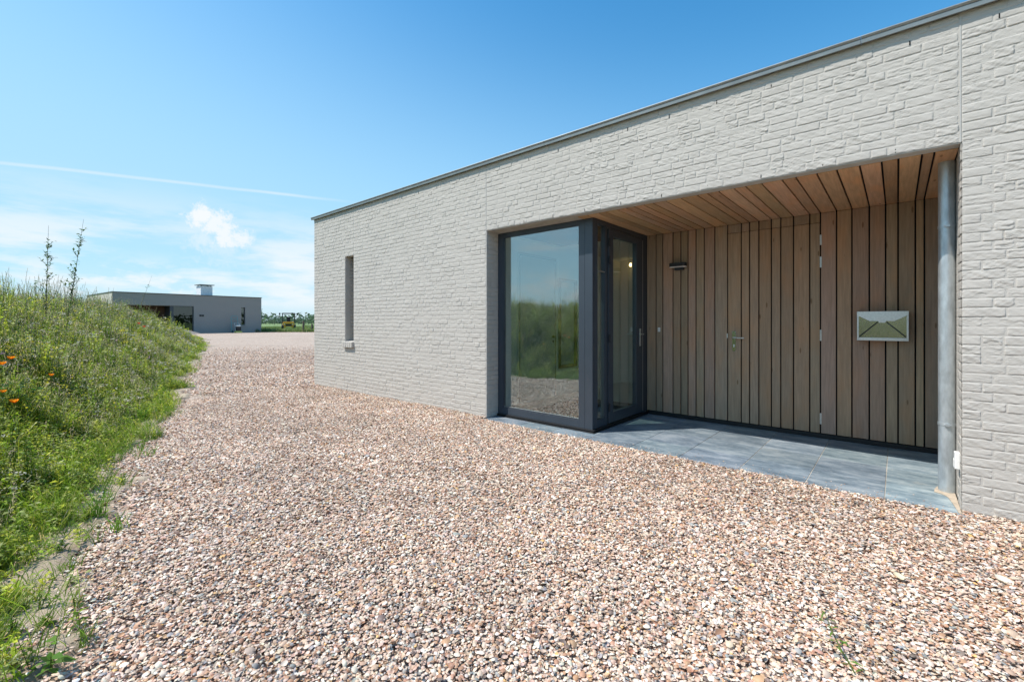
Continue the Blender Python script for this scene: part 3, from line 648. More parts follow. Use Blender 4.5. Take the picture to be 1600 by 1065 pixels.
prof = [(W0 - .040, 3.420), (W0 - .044, 3.447), (W0 - .040, 3.451), (W0 - .050, 3.457), (W0 - .054, 3.466), (W0 - .048, 3.475), (W0 - .036, 3.479), (W0 - .024, 3.473), (W0 + .10, 3.448), (W0 + .10, ZT + .001), (W0 - .03, ZT + .001), (W0 - .03, 3.420)]
for i, (a, b_) in enumerate(((XL - .055, -6.21), (-6.207, -3.21), (-3.207, -.21), (-.207, 2.79), (2.793, 5.79), (5.793, XR + .05))):
    mb = MB(); mb.prism(prof, a, b_, 'x'); HH(mb, 'roof_trim', M_trim, smooth=False)
mb = MB(); mb.prism([(XL - .05, 3.415), (XL - .055, 3.465), (XL + .1, 3.455), (XL + .1, ZT + .001), (XL - .02, ZT + .001)], W0 + .101, 14, 'y'); HH(mb, 'roof_trim', M_trim)
# narrow window
mb = MB(); y0 = W0 + .2
mb.box(NX0, NX0 + .035, y0, y0 + .07, NZ0, NZ1); mb.box(NX1 - .035, NX1, y0, y0 + .07, NZ0, NZ1); mb.box(NX0 + .035, NX1 - .035, y0, y0 + .07, NZ0, NZ0 + .05); mb.box(NX0 + .035, NX1 - .035, y0, y0 + .07, NZ1 - .05, NZ1)
nw = HH(mb, 'narrow_window', M_anth, bevel=.003)
mb = MB(); mb.box(NX0 + .035, NX1 - .035, y0 + .03, y0 + .045, NZ0 + .05, NZ1 - .05); HH(mb, 'pane', M_glass, nw)
for k in range(5):   # bricks on edge
    xa = NX0 - .03 + k * (NX1 - NX0 + .045) / 5; mb = MB()
    mb.prism([(W0 - .052, NZ0 - .125), (W0 - .052, NZ0 - .025), (W0 + .2, NZ0 + .004), (W0 + .2, NZ0 - .125)], xa + .004, xa + (NX1 - NX0 + .045) / 5 - .003, 'x')
    if k == 0: sill = HH(mb, 'sill', M_brick, bevel=.004)
    else: HH(mb, 'sill_brick', M_brick, sill, bevel=.004)
mb = MB(); mb.box(NX0 - .026, NX1 + .011, W0 - .046, W0 + .19, NZ0 - .121, NZ0 - .032); HH(mb, 'sill_mortar', M_brick, sill)
mb = MB(); mb.box(NX0 - .2, NX1 + .2, y0 + .5, y0 + .55, .5, 2.8); HH(mb, 'interior_wall', M_plaster)

# ---- corner glazing
YF, XS, YB = 4.58, -2.70, 6.06
ZS, ZC = .035, 2.525      # bottom of the frame, underside of the timber ceiling
mb = MB(); D = .07
mb.box(OX0, -4.123, YF, YF + D, ZS, ZC)                      # left stile
mb.box(-4.123, -2.892, YF, YF + D, ZS, .125); mb.box(-4.123, -2.892, YF, YF + D, 2.47, ZC)
mb.box(-2.892, -2.812, YF, YF + D, ZS, ZC)                   # right stile
mb.box(-2.808, -2.703, YF - .004, YF + .075, ZS, ZC)          # corner post
mb.box(-2.812, -2.808, YF + .01, YF + .06, ZS, ZC)
for x0, x1, z0, z1 in ((-4.123, -4.111, .125, 2.47), (-2.904, -2.892, .125, 2.47), (-4.111, -2.904, .125, .137), (-4.111, -2.904, 2.458, 2.47)): mb.box(x0, x1, YF + .012, YF + .05, z0, z1)
cw = HH(mb, 'corner_window', M_anth, bevel=.003)
mb = MB(); mb.box(-4.112, -2.903, YF + .024, YF + .030, .136, 2.459); HH(mb, 'pane', M_glass, cw)
mb = MB(); mb.box(-4.111, -2.904, YF + .010, YF + .020, .1375, .1405); HH(mb, 'glazing_bead', M_brushed, cw)
def prof_sill(z0, z1, out):
    mb.prism([(OX0 + .002, YF - out), (XS + out, YF - out), (XS + out, YB - .01), (XS - .05, YB - .01), (XS - .05, YF + .05), (OX0 + .002, YF + .05)], z0, z1, 'z')
mb = MB(); prof_sill(.0, .012, .030); prof_sill(.0125, .0205, .014); prof_sill(.021, .0348, .022); HH(mb, 'drip_sill', M_black, cw, bevel=.002)
# side: fixed light then door
mb = MB()
mb.box(XS - .075, XS, YF + .0755, 4.692, ZS, ZC)             # post return
mb.box(XS - .07, XS - .002, 4.692, 4.877, ZS, .13); mb.box(XS - .07, XS - .002, 4.692, 4.877, 2.475, ZC)
mb.box(XS - .07, XS - .002, 4.877, 4.93, ZS, ZC)
mb.box(XS - .07, XS - .002, 4.93, 6.0, 2.47, ZC); mb.box(XS - .07, XS - .002, 5.935, YB + .03, ZS, 2.47); mb.box(XS - .07, XS - .002, 6.0, YB + .03, 2.47, ZC + .027)
for ya, yb_ in ((4.692, 4.70), (4.869, 4.877)): mb.box(XS - .05, XS - .012, ya, yb_, .13, 2.475)
sf = HH(mb, 'side_light', M_anth, bevel=.003)
mb = MB(); mb.box(XS - .036, XS - .030, 4.699, 4.87, .13, 2.475); HH(mb, 'pane', M_glass, sf)
mb = MB(); mb.box(XS - .02, XS - .006, 4.70, 4.869, 1.905, 1.917); HH(mb, 'bar', M_brushed, sf)
mb = MB(); mb.box(XS - .052, XS + .012, 4.945, 5.055, .05, 2.455); mb.box(XS - .052, XS + .012, 5.715, 5.905, .05, 2.455); mb.box(XS - .052, XS + .012, 5.055, 5.715, .05, .17); mb.box(XS - .052, XS + .012, 5.055, 5.715, 2.375, 2.455)
gd = HH(mb, 'glazed_door', M_anth, bevel=.004)
mb = MB(); mb.box(XS - .024, XS - .018, 5.05, 5.72, .165, 2.38); HH(mb, 'pane', M_glass, gd)
mb = MB(); mb.box(XS - .03, XS + .004, 5.910, 5.930, .06, 2.44); HH(mb, 'door_edge_strip', M_brushed, gd)
mb = MB()
for a in ((5.055, 5.062, .17, 2.375), (5.708, 5.715, .17, 2.375), (5.062, 5.708, .17, .177), (5.062, 5.708, 2.368, 2.375)): mb.box(XS - .015, XS + .006, *a)
HH(mb, 'glazing_bead', M_anth, gd)
mb = MB(); mb.box(XS + .012, XS + .020, 5.80, 5.84, .97, 1.21); hp = HH(mb, 'handle_plate', M_brushed, gd, bevel=.003)
mb = MB(); mb.tube([(XS + .02, 5.82, 1.135), (XS + .065, 5.82, 1.135), (XS + .07, 5.80, 1.135), (XS + .07, 5.69, 1.135)], [.010, .010, .010, .009], 10); HH(mb, 'lever', M_brushed, hp, smooth=True)
for zh in (2.28, 2.06, 1.1, .25):
    mb = MB(); mb.tube([(XS + .022, 4.938, zh - .05), (XS + .022, 4.938, zh + .05)], .011, 10); HH(mb, 'hinge', M_black, gd, smooth=True)

# ---- timber back wall, door and ceiling
edges = [-2.700, -2.562, -2.465, -2.322, -2.215, -2.120, -2.015, -1.910, -1.779, -1.625, -1.466, -1.373, -1.271, -1.137, -1.040, -.911, -.753, -.652, -.505, -.370, -.223, -.090, .008, .140, .207, .336]
wr = random.Random(4)
def tint(a=.13):
    k = 1 + wr.uniform(-a, a); return (k * wr.uniform(.97, 1.10), k, k * wr.uniform(.88, 1.04))
mbc, mbd = MB(), MB(); G = .0066
DX0, DX1, DZ = -1.625, -.652, 2.415
for a, b_ in zip(edges, edges[1:]):
    t = tint(); isd = a >= DX0 - .01 and b_ <= DX1 + .01
    if isd:
        mbd.box(a + G, b_ - G, YB, YB + .022, .055, DZ, t); mbc.box(a + G, b_ - G, YB, YB + .022, DZ + .005, ZC - .004, tint())
    else: mbc.box(a + G, b_ - G, YB + .001, YB + .022, .055, ZC - .004, t)
cl = HH(mbc, 'cladding', M_clad, bevel=.0025)
wd = HH(mbd, 'timber_door', M_clad, bevel=.0025)
mb = MB(); mb.box(-2.72, OX1 + .05, YB + .034, YB + .09, 0, ZC + .01); HH(mb, 'cladding_backing', M_dark, cl)
mb = MB(); mb.box(-2.66, OX1 + .0, YB - .004, YB + .033, .002, .048); HH(mb, 'plinth', M_black)
for z0, z1 in ((2.165, 2.28), (1.912, 2.035), (1.09, 1.214), (.156, .278)):
    mb = MB(); xh = DX1; n = 5
    for k in range(n):
        za = z0 + (z1 - z0) * k / n; mb.tube([(xh, YB - .006, za + .001), (xh, YB - .006, za + (z1 - z0) / n - .002)], 0.0065, 10)
    mb.box(xh - .003, xh + .011, YB - .0035, YB - .0005, z0, z1); HH(mb, 'hinge', M_brushed, wd)
# handle with rounded plate and lock cylinder
xc = -1.548; mb = MB(); pl = []
for k in range(17): an = math.pi * k / 16; pl.append((xc + .0215 * math.cos(an), 1.167 + .0215 * math.sin(an)))
for k in range(17): an = math.pi + math.pi * k / 16; pl.append((xc + .0215 * math.cos(an), .952 + .0215 * math.sin(an)))
mb.prism(pl, YB - .009, YB + .001, 'y'); hp = HH(mb, 'handle_plate', M_steel, wd, bevel=.002)
mb = MB(); mb.tube([(xc, YB - .009, 1.104), (xc, YB - .05, 1.104), (xc + .012, YB - .058, 1.104), (xc + .125, YB - .058, 1.104)], [.010, .010, .010, .008], 12); HH(mb, 'lever', M_brushed, hp, smooth=True)
mb = MB(); mb.tube([(xc, YB - .018, 1.012), (xc, YB - .009, 1.012)], .009, 12); mb.box(xc - .005, xc + .005, YB - .018, YB - .009, .985, 1.005); HH(mb, 'lock_cylinder', M_brushed, hp)
mb = MB(); mb.box(DX0 - .009, DX0 + .003, YB - .003, YB + .0, 1.10, 1.155); HH(mb, 'latch_plate', M_brushed, wd)
# ceiling boards
mb = MB(); ed = [-2.6995] + edges[1:]
ed = [-2.84] + ed
for a, b_ in zip(ed, ed[1:]):
    y1 = YB + .02 if a > -2.71 else YF + .0
    if a < -2.71: y1 = YF + .02
    mb.box(a + .0065, b_ - .0065, W0 + .1125, y1, ZC, ZC + .02, tint(.2))
mbl = MB(); mbl.box(OX0 + .001, -2.842, W0 + .1125, YF + .02, ZC, OZ + .001); HH(mbl, 'lintel_return', M_concrete)
sf_ = HH(mb, 'soffit', M_soffit, bevel=.002)
mb = MB(); mb.box(OX0, OX1 + .05, W0 + .1125, YB + .08, ZC + .028, ZC + .06); HH(mb, 'soffit_backing', M_dark, sf_)
# downpipe
px, py = .290, 4.775
mb = MB(); mb.tube([(px, py, .0), (px, py, ZC)], .050, 28, caps=False); dp = HH(mb, 'downpipe', M_zinc, smooth=True)
for z in (2.03, .52):
    mb = MB(); mb.tube([(px, py, z - .011), (px, py, z + .011)], .053, 28); mb.box(px + .045, OX1, py - .006, py + .006, z - .006, z + .006); mb.box(px - .012, px + .012, py - .068, py - .050, z - .010, z + .010)
    mb.tube([(px - .02, py - .06, z), (px + .02, py - .06, z)], .004, 8); HH(mb, 'bracket', M_zinc, dp)
mb = MB(); mb.box(OX1 - .006 - .026, OX1 - .004, 4.40, 4.465, .27, .385); sk = HH(mb, 'socket_box', M_white, bevel=.004)
mb = MB(); mb.box(OX1 - .0365, OX1 - .0325, 4.405, 4.46, .28, .335); HH(mb, 'socket_lid', M_white, sk, bevel=.002)
mb = MB(); mb.box(-2.532, -2.498, YB - .010, YB + .001, 1.165, 1.225); db = HH(mb, 'doorbell', M_white, bevel=.003)
mb = MB(); mb.tube([(-2.515, YB - .013, 1.195), (-2.515, YB - .0095, 1.195)], .009, 14); HH(mb, 'button', M_brushed, db)

# ---- interior hall
mb = MB(); mb.box(-4.6, -2.76, YF + .09, YB + .1, -.06, .012); mb.box(-4.6, -1.5, YB + .1, 8.9, -.06, .012); HH(mb, 'interior_floor', M_ifloor)
mb = MB(); mb.box(-4.6, -4.5, YF + .07, 8.9, .012, 2.62); mb.box(-4.5, -1.5, 8.8, 8.9, .012, 2.62); mb.box(-1.6, -1.5, YB + .1, 8.8, .012, 2.62); mb.box(-2.69, -1.6, YB + .1, YB + .14, .012, 2.62); mb.box(-4.5, OX0 - .061, YF + .07, YF + .10, .012, 2.62)
HH(mb, 'interior_wall', M_plaster)
mb = MB(); mb.box(-4.6, -2.72, YF + .03, YB + .14, 2.60, 2.65); mb.box(-4.6, KX0, YB + .141, 8.9, 2.60, 2.65); mb.box(KX1, -1.5, YB + .141, 8.9, 2.60, 2.65); mb.box(KX0, KX1, YB + .141, KY0, 2.60, 2.65); mb.box(KX0, KX1, KY1, 8.9, 2.60, 2.65); HH(mb, 'interior_ceiling', M_plaster)
mb = MB(); mb.box(-4.498, -4.488, 5.34, 6.38, .012, 2.40); idr = HH(mb, 'interior_door', M_idoor)
mb = MB(); mb.box(-4.4875, -4.480, 5.38, 5.386, .02, 2.36); mb.box(-4.4875, -4.480, 6.340, 6.346, .02, 2.36); mb.box(-4.4875, -4.480, 5.386, 6.34, 2.354, 2.36); HH(mb, 'door_gap', M_dark, idr)
mb = MB(); mb.tube([(-4.487, 6.28, 1.05), (-4.44, 6.28, 1.05), (-4.435, 6.26, 1.05), (-4.435, 6.17, 1.05)], .009, 8); mb.tube([(-4.487, 6.28, 1.05), (-4.478, 6.28, 1.05)], .025, 12); mb.tube([(-4.487, 6.28, .97), (-4.478, 6.28, .97)], .022, 12); HH(mb, 'handle', M_black, idr, smooth=True)
mir = empty('wall_mirror', (-4.5, 6.73, .49), 0, 'tall brown wooden framed mirror on the inner wall, seen through the big corner window', 'mirror')
mb = MB(); fw = .05
mb.box(-4.497, -4.465, 6.45, 6.45 + fw, .49, 2.07); mb.box(-4.497, -4.465, 7.02 - fw, 7.02, .49, 2.07); mb.box(-4.497, -4.465, 6.45 + fw, 7.02 - fw, .49, .49 + fw); mb.box(-4.497, -4.465, 6.45 + fw, 7.02 - fw, 2.07 - fw, 2.07)
mb.build('frame', M_wframe, mir, (-4.5, 6.73, .49), bevel=.004)
mb = MB(); mb.box(-4.497, -4.488, 6.5, 6.97, .54, 2.02); mb.build('mirror_glass', simple('mirror_silver', (.55, .58, .57), .03, 1, .01, 3, 60, 0), mir, (-4.5, 6.73, .49))
dm = empty('floor_sheet', (-3.5, 5.6, .013), 0, 'dark brown coir sheet on the hall floor behind the corner window', 'floor_sheet')
mb = MB(); mb.box(-4.05, -2.95, 5.0, 6.5, .0135, .028); mb.build('mat', M_sheet, dm, (-3.5, 5.6, .013), bevel=.004)  # flat dark brown sheet over part of the hall floor
pn = empty('ceiling_bulb', (-4.18, 8.6, 2.6), 0, 'small lit warm bulb under the hall ceiling, seen through the glazed door', 'light bulb')
mb = MB(); mb.tube([(-4.18, 8.6, 2.6), (-4.18, 8.6, 2.575)], .04, 16); mb.tube([(-4.18, 8.6, 2.575), (-4.18, 8.6, 2.52)], .018, 12); mb.build('bulb_holder', M_white, pn, (-4.18, 8.6, 2.6), smooth=True)
m, nt, b = newmat('lit_bulb'); b.inputs['Base Color'].default_value = (1, .8, .5, 1); b.inputs['Emission Color'].default_value = (1, .62, .25, 1); b.inputs['Emission Strength'].default_value = 10
mb = MB(); mb.tube([(-4.18, 8.6, 2.52), (-4.18, 8.6, 2.505), (-4.18, 8.6, 2.48), (-4.18, 8.6, 2.455), (-4.18, 8.6, 2.445)], [.012, .021, .025, .018, .006], 14); mb.build('glass_bulb', m, pn, (-4.18, 8.6, 2.6), smooth=True)

# ---- porch paving
tx = [-4.21, -3.62, -3.12, -2.62, -2.11, -1.60, -1.065, -.565, -.07, .333]
ty = [4.272, 4.722, 5.222, 5.722, 6.062]
mb = MB(); mb.box(-4.21, .337, 4.28, 6.07, -.12, -.0045); bed = tag(mb.build('paving_bed', simple('joint_sand', (.40, .36, .30), .95, 0, .6, 3)), kind='structure')
mb = MB(); tr_ = random.Random(8)
for i in range(len(tx) - 1):
    for j in range(len(ty) - 1):
        if tx[i + 1] <= -2.7 and ty[j] > 4.4: continue
        k = tr_.uniform(.86, 1.14); x1 = tx[i + 1] - .002; y1 = ty[j + 1] - .0015
        if tx[i + 1] < -2.7: y1 = 4.60
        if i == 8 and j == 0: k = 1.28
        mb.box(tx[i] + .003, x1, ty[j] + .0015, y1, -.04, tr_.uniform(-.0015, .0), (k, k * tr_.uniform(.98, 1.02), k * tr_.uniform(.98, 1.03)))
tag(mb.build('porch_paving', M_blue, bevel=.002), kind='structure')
M_fill = simple('pale_sand', (.46, .385, .30), .95, 0, .2, 30, 120, .5)
vsx = []; 
mb = MB(); poly = [(.215, 4.70), (.25, 4.68), (.265, 4.66), (.285, 4.62), (.300, 4.50), (.312, 4.36), (.318, 4.285), (.332, 4.275), (.332, 4.86), (.24, 4.86), (.222, 4.78)]
mb.prism(poly, .0005, .006, 'z'); tag(mb.build('sand', M_fill), kind='structure')

# ---- wall lamp
lo = (-2.232, 6.06, 2.07); wl = empty('wall_lamp', lo, 0, 'slim black horizontal lamp on the timber wall left of the door', 'lamp')
mb = MB(); y0 = YB - .10
pl = [(-2.345, YB - .03), (-2.345, y0 + .03), (-2.335, y0 + .01), (-2.315, y0), (-2.15, y0), (-2.13, y0 + .01), (-2.12, y0 + .03), (-2.12, YB - .03)]
mb.prism(pl, 2.045, 2.095, 'z'); mb.build('lamp_body', M_black, wl, lo, bevel=.002)
mb = MB(); mb.prism([(x, y) for x, y in pl], 2.034, 2.0445, 'z'); mb.build('diffuser', simple('opal_diffuser', (.78, .70, .66), .3, 0, .02), wl, lo)
mb = MB(); mb.box(-2.285, -2.165, YB - .0295, YB - .0005, 2.05, 2.085); mb.box(-2.285, -2.165, YB - .05, YB - .0005, 2.0, 2.033); mb.build('bracket', M_black, wl, lo, bevel=.002)

# ---- mailbox
yq = 5.94; r_ = cray(1339, 487); k_ = yq / r_.y; r2 = cray(1420, 533); k2 = yq / r2.y
mx0, mz1 = r_.x * k_, 1.3 + r_.z * k_; mx1, mz0 = r2.x * k2, 1.3 + r2.z * k2; mxc = .5 * (mx0 + mx1); mw = mx1 - mx0; mh = mz1 - mz0
lo = (mxc, YB, mz0); mbx = empty('mailbox', lo, 0, 'stainless steel mailbox shaped like an envelope, on the timber wall left of the downpipe', 'mailbox')
mb = MB(); f_ = .016
mb.box(mx0, mx1, yq + .016, YB - .0005, mz0, mz1)
mb.box(mx0, mx0 + f_, yq, yq + .0155, mz0, mz1); mb.box(mx1 - f_, mx1, yq, yq + .0155, mz0, mz1); mb.box(mx0 + f_, mx1 - f_, yq, yq + .0155, mz0, mz0 + .03)
mb.build('box', M_brushed, mbx, lo, bevel=.002)
mb = MB(); mb.add([(mx0 + f_, yq + .009, mz0 + .03), (mx1 - f_, yq + .009, mz0 + .03), (mx1 - f_, yq + .004, mz1 - .02), (mx0 + f_, yq + .004, mz1 - .02), (mx0 + f_, yq + .0155, mz0 + .03), (mx1 - f_, yq + .0155, mz0 + .03), (mx1 - f_, yq + .0155, mz1 - .02), (mx0 + f_, yq + .0155, mz1 - .02)], [(0, 1, 2, 3), (7, 6, 5, 4), (0, 4, 5, 1), (3, 2, 6, 7), (0, 3, 7, 4), (1, 5, 6, 2)]); mb.build('front_panel', M_steel, mbx, lo)
mb = MB(); fl = [(mx0, mz1 + .002), (mx1, mz1 + .002), (mx1, mz1 - .035), (mxc + mw * .24, mz1 - .098 * mh / .30), (mxc + .03, mz1 - .098 * mh / .30), (mxc + .024, mz1 - .115 * mh / .30), (mxc - .024, mz1 - .115 * mh / .30), (mxc - .03, mz1 - .098 * mh / .30), (mxc - mw * .24, mz1 - .098 * mh / .30), (mx0, mz1 - .035)]
mb.prism(fl, yq - .012, yq - .001, 'y'); mb.build('flap', M_brushed, mbx, lo, bevel=.0015)
for s in (-1, 1):
    xa, za = mxc + s * (mw / 2 - f_ - .004), mz0 + .040; xb, zb = mxc + s * .035, mz1 - .108 * mh / .3
    dx, dz_ = xb - xa, zb - za; L = math.hypot(dx, dz_); nx, nz = -dz_ / L * .0055, dx / L * .0055
    mb = MB(); mb.prism([(xa + nx, za + nz), (xb + nx, zb + nz), (xb - nx, zb - nz), (xa - nx, za - nz)], yq - .0005, yq + .0035, 'y'); mb.build('fold_line', M_black, mbx, lo)

# ------------------------------------------------------------------ far twin house
fo = (-47.3, 6.1, .29); far_ = empty('house', fo, math.atan2(11.25, -.7), 'low grey flat roofed house far off behind the grassy bank, white chimney on top', 'house')
FH = lambda mb, name, mat, par=None, **k: mb.build(name, mat, par or far_, (0, 0, 0), **k)
L_, T_ = 11.27, 3.40; ox0, ox1, oz = .75, 5.53, 2.42; nx0, nx1, nz0, nz1 = 9.43, 9.78, .72, 2.42
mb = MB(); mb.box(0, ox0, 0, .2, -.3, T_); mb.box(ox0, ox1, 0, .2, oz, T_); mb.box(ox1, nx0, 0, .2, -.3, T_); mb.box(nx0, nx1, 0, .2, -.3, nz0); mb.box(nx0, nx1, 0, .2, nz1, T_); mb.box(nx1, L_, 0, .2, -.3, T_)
FH(mb, 'wall', M_fbrick_shaded)
mb = MB(); mb.box(0, .2, .201, 9, -.3, T_); FH(mb, 'side_wall', M_fbrick_side); mb = MB(); mb.box(L_ - .2, L_, .201, 9, -.3, T_); FH(mb, 'side_wall', M_fbrick_side); mb = MB(); mb.box(.2, L_ - .2, 8.8, 9, -.3, T_); FH(mb, 'rear_wall', M_fbrick_shaded)
mb = MB(); mb.box(.02, L_ - .02, .02, 8.98, T_ - .1, T_ + .01); FH(mb, 'roof', M_roof)
mb = MB(); mb.box(-.05, L_ + .05, -.05, .12, T_ + .011, T_ + .06); mb.box(-.05, .1, .121, 9.05, T_ + .011, T_ + .06); mb.box(L_ - .1, L_ + .05, .121, 9.05, T_ + .011, T_ + .06); FH(mb, 'roof_trim', simple('dark_trim', (.10, .105, .11), .5, .3, .1))
# chimney
mb = MB(); mb.box(6.35, 7.30, .9, 2.0, T_ + .011, 4.33); ch = FH(mb, 'chimney', simple('white_render', (.72, .74, .76), .8))
mb = MB(); mb.box(6.22, 7.43, .77, 2.13, 4.43, 4.49); ch2 = FH(mb, 'chimney_cap', simple('cap_metal', (.25, .27, .26), .5, .5), ch)
for x, y in ((6.45, 1.0), (7.2, 1.0), (6.45, 1.9), (7.2, 1.9)): mb = MB(); mb.box(x - .03, x + .03, y - .03, y + .03, 4.33, 4.43); FH(mb, 'cap_post', M_black, ch)
# recess
mb = MB(); x = ox0
while x < 3.79:
    ww = wr.choice([.1, .13, .16]); mb.box(x + .006, min(x + ww, 3.8) - .006, 1.55, 1.6, 0, oz, tint()); x += ww
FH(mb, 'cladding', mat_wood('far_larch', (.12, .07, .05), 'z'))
mb = MB(); mb.box(ox0, ox1, .2, 1.7, oz, oz + .05); FH(mb, 'soffit', M_soffit)
mb = MB(); mb.box(ox0, 3.8, .0, 1.6, -.02, .01); FH(mb, 'paving', M_blue)
mb = MB(); mb.box(3.79, 4.06, .10, .22, 0, oz); mb.box(5.47, 5.53, .14, .2, 0, oz); mb.box(4.06, 5.47, .14, .2, 0, .1); mb.box(4.06, 5.47, .14, .2, oz - .05, oz); mb.box(3.79, 3.86, .22, 1.6, 0, oz)
cwf = FH(mb, 'corner_window', M_anth)
mb = MB(); mb.box(4.06, 5.47, .165, .175, .1, oz - .05); FH(mb, 'pane', mat_glass('far_glass', .05, (.10, .14, .14)), cwf)
mb = MB(); mb.box(3.87, 5.6, 2.6, 2.7, 0, 2.6); FH(mb, 'interior_wall', M_plaster)
mb = MB(); mb.box(nx0, nx0 + .05, .16, .2, nz0, nz1); mb.box(nx1 - .05, nx1, .16, .2, nz0, nz1); mb.box(nx0 + .05, nx1 - .05, .16, .2, nz0, nz0 + .05); mb.box(nx0 + .05, nx1 - .05, .16, .2, nz1 - .05, nz1); nwf = FH(mb, 'narrow_window', M_anth)
mb = MB(); mb.box(nx0 + .05, nx1 - .05, .17, .18, nz0 + .05, nz1 - .05); FH(mb, 'pane', mat_glass('far_glass_dark', .08, (.12, .16, .16)), nwf)
mb = MB(); mb.box(nx0 - .05, nx1 + .05, -.06, .15, nz0 - .12, nz0 - .002); FH(mb, 'sill', M_fbrick_shaded, nwf)
mb = MB(); mb.box(5.95, 6.12, -.03, -.001, 1.52, 1.68); mb.box(6.15, 6.3, -.03, -.001, 1.52, 1.68); FH(mb, 'wall_plaque', M_black)
fm = far_.matrix_basis.copy(); fm = Matrix.Translation(fo) @ Matrix.Rotation(math.atan2(11.25, -.7), 4, 'Z')
def fw_(x, y, z): return fm @ Vector((x, y, z))
FR = math.atan2(11.25, -.7)
# trolley frame and machine in front of it
M_teal = simple('teal_paint', (.10, .33, .36), .5, .1, .1); M_yel = simple('yellow_plastic', (.62, .58, .16), .5, 0, .1)
p = fw_(8.68, -.55, 0); tf = empty('hand_trolley', p, FR, 'teal tubular steel trolley frame leaning by the far house wall', 'trolley')
mb = MB(); mb.tube([(-.28, 0, .06), (-.28, .2, 1.5), (-.24, .21, 1.56), (.24, .21, 1.56), (.28, .2, 1.5), (.28, 0, .06)], .022, 8); mb.build('frame', M_teal, tf)
for z in (.4, .9, 1.32): mb = MB(); mb.tube([(-.28, .13 * z, z), (.28, .13 * z, z)], .016, 8); mb.build('crossbar', M_teal, tf)
mb = MB(); mb.box(-.26, .26, -.26, .0, .03, .05); mb.build('toe_plate', M_teal, tf)
for s in (-.22, .22):
    mb = MB(); mb.tube([(s - .03, .08, .12), (s + .03, .08, .12)], .12, 16); mb.build('wheel', M_black, tf)
p = fw_(8.78, -1.0, 0); mc = empty('plate_compactor', p, FR, 'small black and pale yellow site machine standing before the far house', 'machine')
mb = MB(); mb.prism([(-.22, .0), (.22, .0), (.27, .08), (.27, .16), (-.27, .16), (-.27, .08)], -.2, .25, 'y'); mb.build('base_plate', M_yel, mc, bevel=.02)
mb = MB(); mb.box(-.16, .2, -.12, .18, .17, .58); mb.tube([(.0, -.14, .4), (.0, .2, .4)], .11, 12); mb.build('engine', M_black, mc, bevel=.02)
mb = MB(); mb.box(-.19, .17, -.13, .19, .60, .72); mb.build('hood', M_white, mc, bevel=.03)
mb = MB(); mb.tube([(-.2, .1, .2), (-.2, .35, .9), (.2, .35, .9), (.2, .1, .2)], .018, 8); mb.build('handlebar', M_white, mc)
# heap of gravel at the porch of the far house
mb = MB(); hx = []; c0 = onz = None
N1, N2 = 40, 14; vs = []; fs = []
for i in range(N1):
    for j in range(N2 + 1):
        r = j / N2; an = 2 * math.pi * i / N1; rr = r * (1 + .12 * math.sin(3 * an)); x = 2.1 * rr * math.cos(an); y = 1.25 * rr * math.sin(an)
        vs.append((x, y, .72 * (1 - r) ** 1.05 * (1 + .0) + .05 * float(vnoise(x * 4 + 50, y * 4)) - .04 - .06 * (r > .99)))
for i in range(N1):
    for j in range(N2): a = i * (N2 + 1) + j; b2 = ((i + 1) % N1) * (N2 + 1) + j; fs.append((a, b2, b2 + 1, a + 1))
mb.add(vs, fs); gh = mb.build('gravel_heap', simple('grey_gravel', (.30, .26, .23), .95, 0, .4, 25, 60, .8, .03), smooth=True)
p = fw_(3.4, -1.9, 0); gh.location = (p.x, p.y, gz(p.x)); gh.rotation_euler = (0, 0, FR); tag(gh, 'low heap of grey gravel in front of the far house', 'gravel heap')

# ------------------------------------------------------------------ yellow loader
def cam_pt(x, t, z=0): u = (x - 800) / 697; return Vector((-math.sin(A_) * t + math.cos(A_) * u * t, math.cos(A_) * t + math.sin(A_) * u * t, z))
p = cam_pt(451, 56); p.z = float(gz(p.x)); ld = empty('mini_loader', p, R(40.8 + 26.6), 'small yellow loader with an open black roll cage, parked beyond the drive', 'loader')
M_ly = simple('yellow_paint', (.86, .40, .02), .35, 0, .06); LB = lambda mb, n, m_, par=None, **k: mb.build(n, m_, par or ld, **k)
mb = MB(); mb.prism([(-.66, .28), (-.36, .28), (-.30, .46), (.30, .46), (.36, .28), (.66, .28), (.66, .86), (.56, 1.02), (-.56, 1.02), (-.66, .86)], -.9, .9, 'y'); bd = LB(mb, 'body', M_ly, bevel=.04)
mb = MB(); mb.box(-.34, .34, -.93, -.905, .52, .76); LB(mb, 'grille', M_black, bd)
for x in (-.46, .46):
    mb = MB(); mb.tube([(x, -.935, .74), (x, -.905, .74)], .06, 14); LB(mb, 'headlight', M_white, bd)
mb = MB()
for x in (-.68, .68):
    for y in (-.1, .75): mb.box(x - .045, x + .045, y - .045, y + .045, .86, 2.02)
mb.box(-.74, .74, -.2, .85, 2.021, 2.14); LB(mb, 'roll_cage', M_black, bevel=.02)
mb = MB(); mb.box(-.22, .22, .15, .6, 1.0, 1.12); mb.box(-.2, .2, .5, .62, 1.12, 1.66); LB(mb, 'seat', M_black, bevel=.04)
mb = MB(); mb.tube([(0, -.25, .99), (0, -.12, 1.3)], .03, 8); mb.tube([(.17 * math.cos(a), -.10 + .05 * math.sin(a), 1.33 + .16 * math.sin(a)) for a in [k * math.pi / 6 for k in range(13)]], .016, 6); LB(mb, 'steering_wheel', M_black)
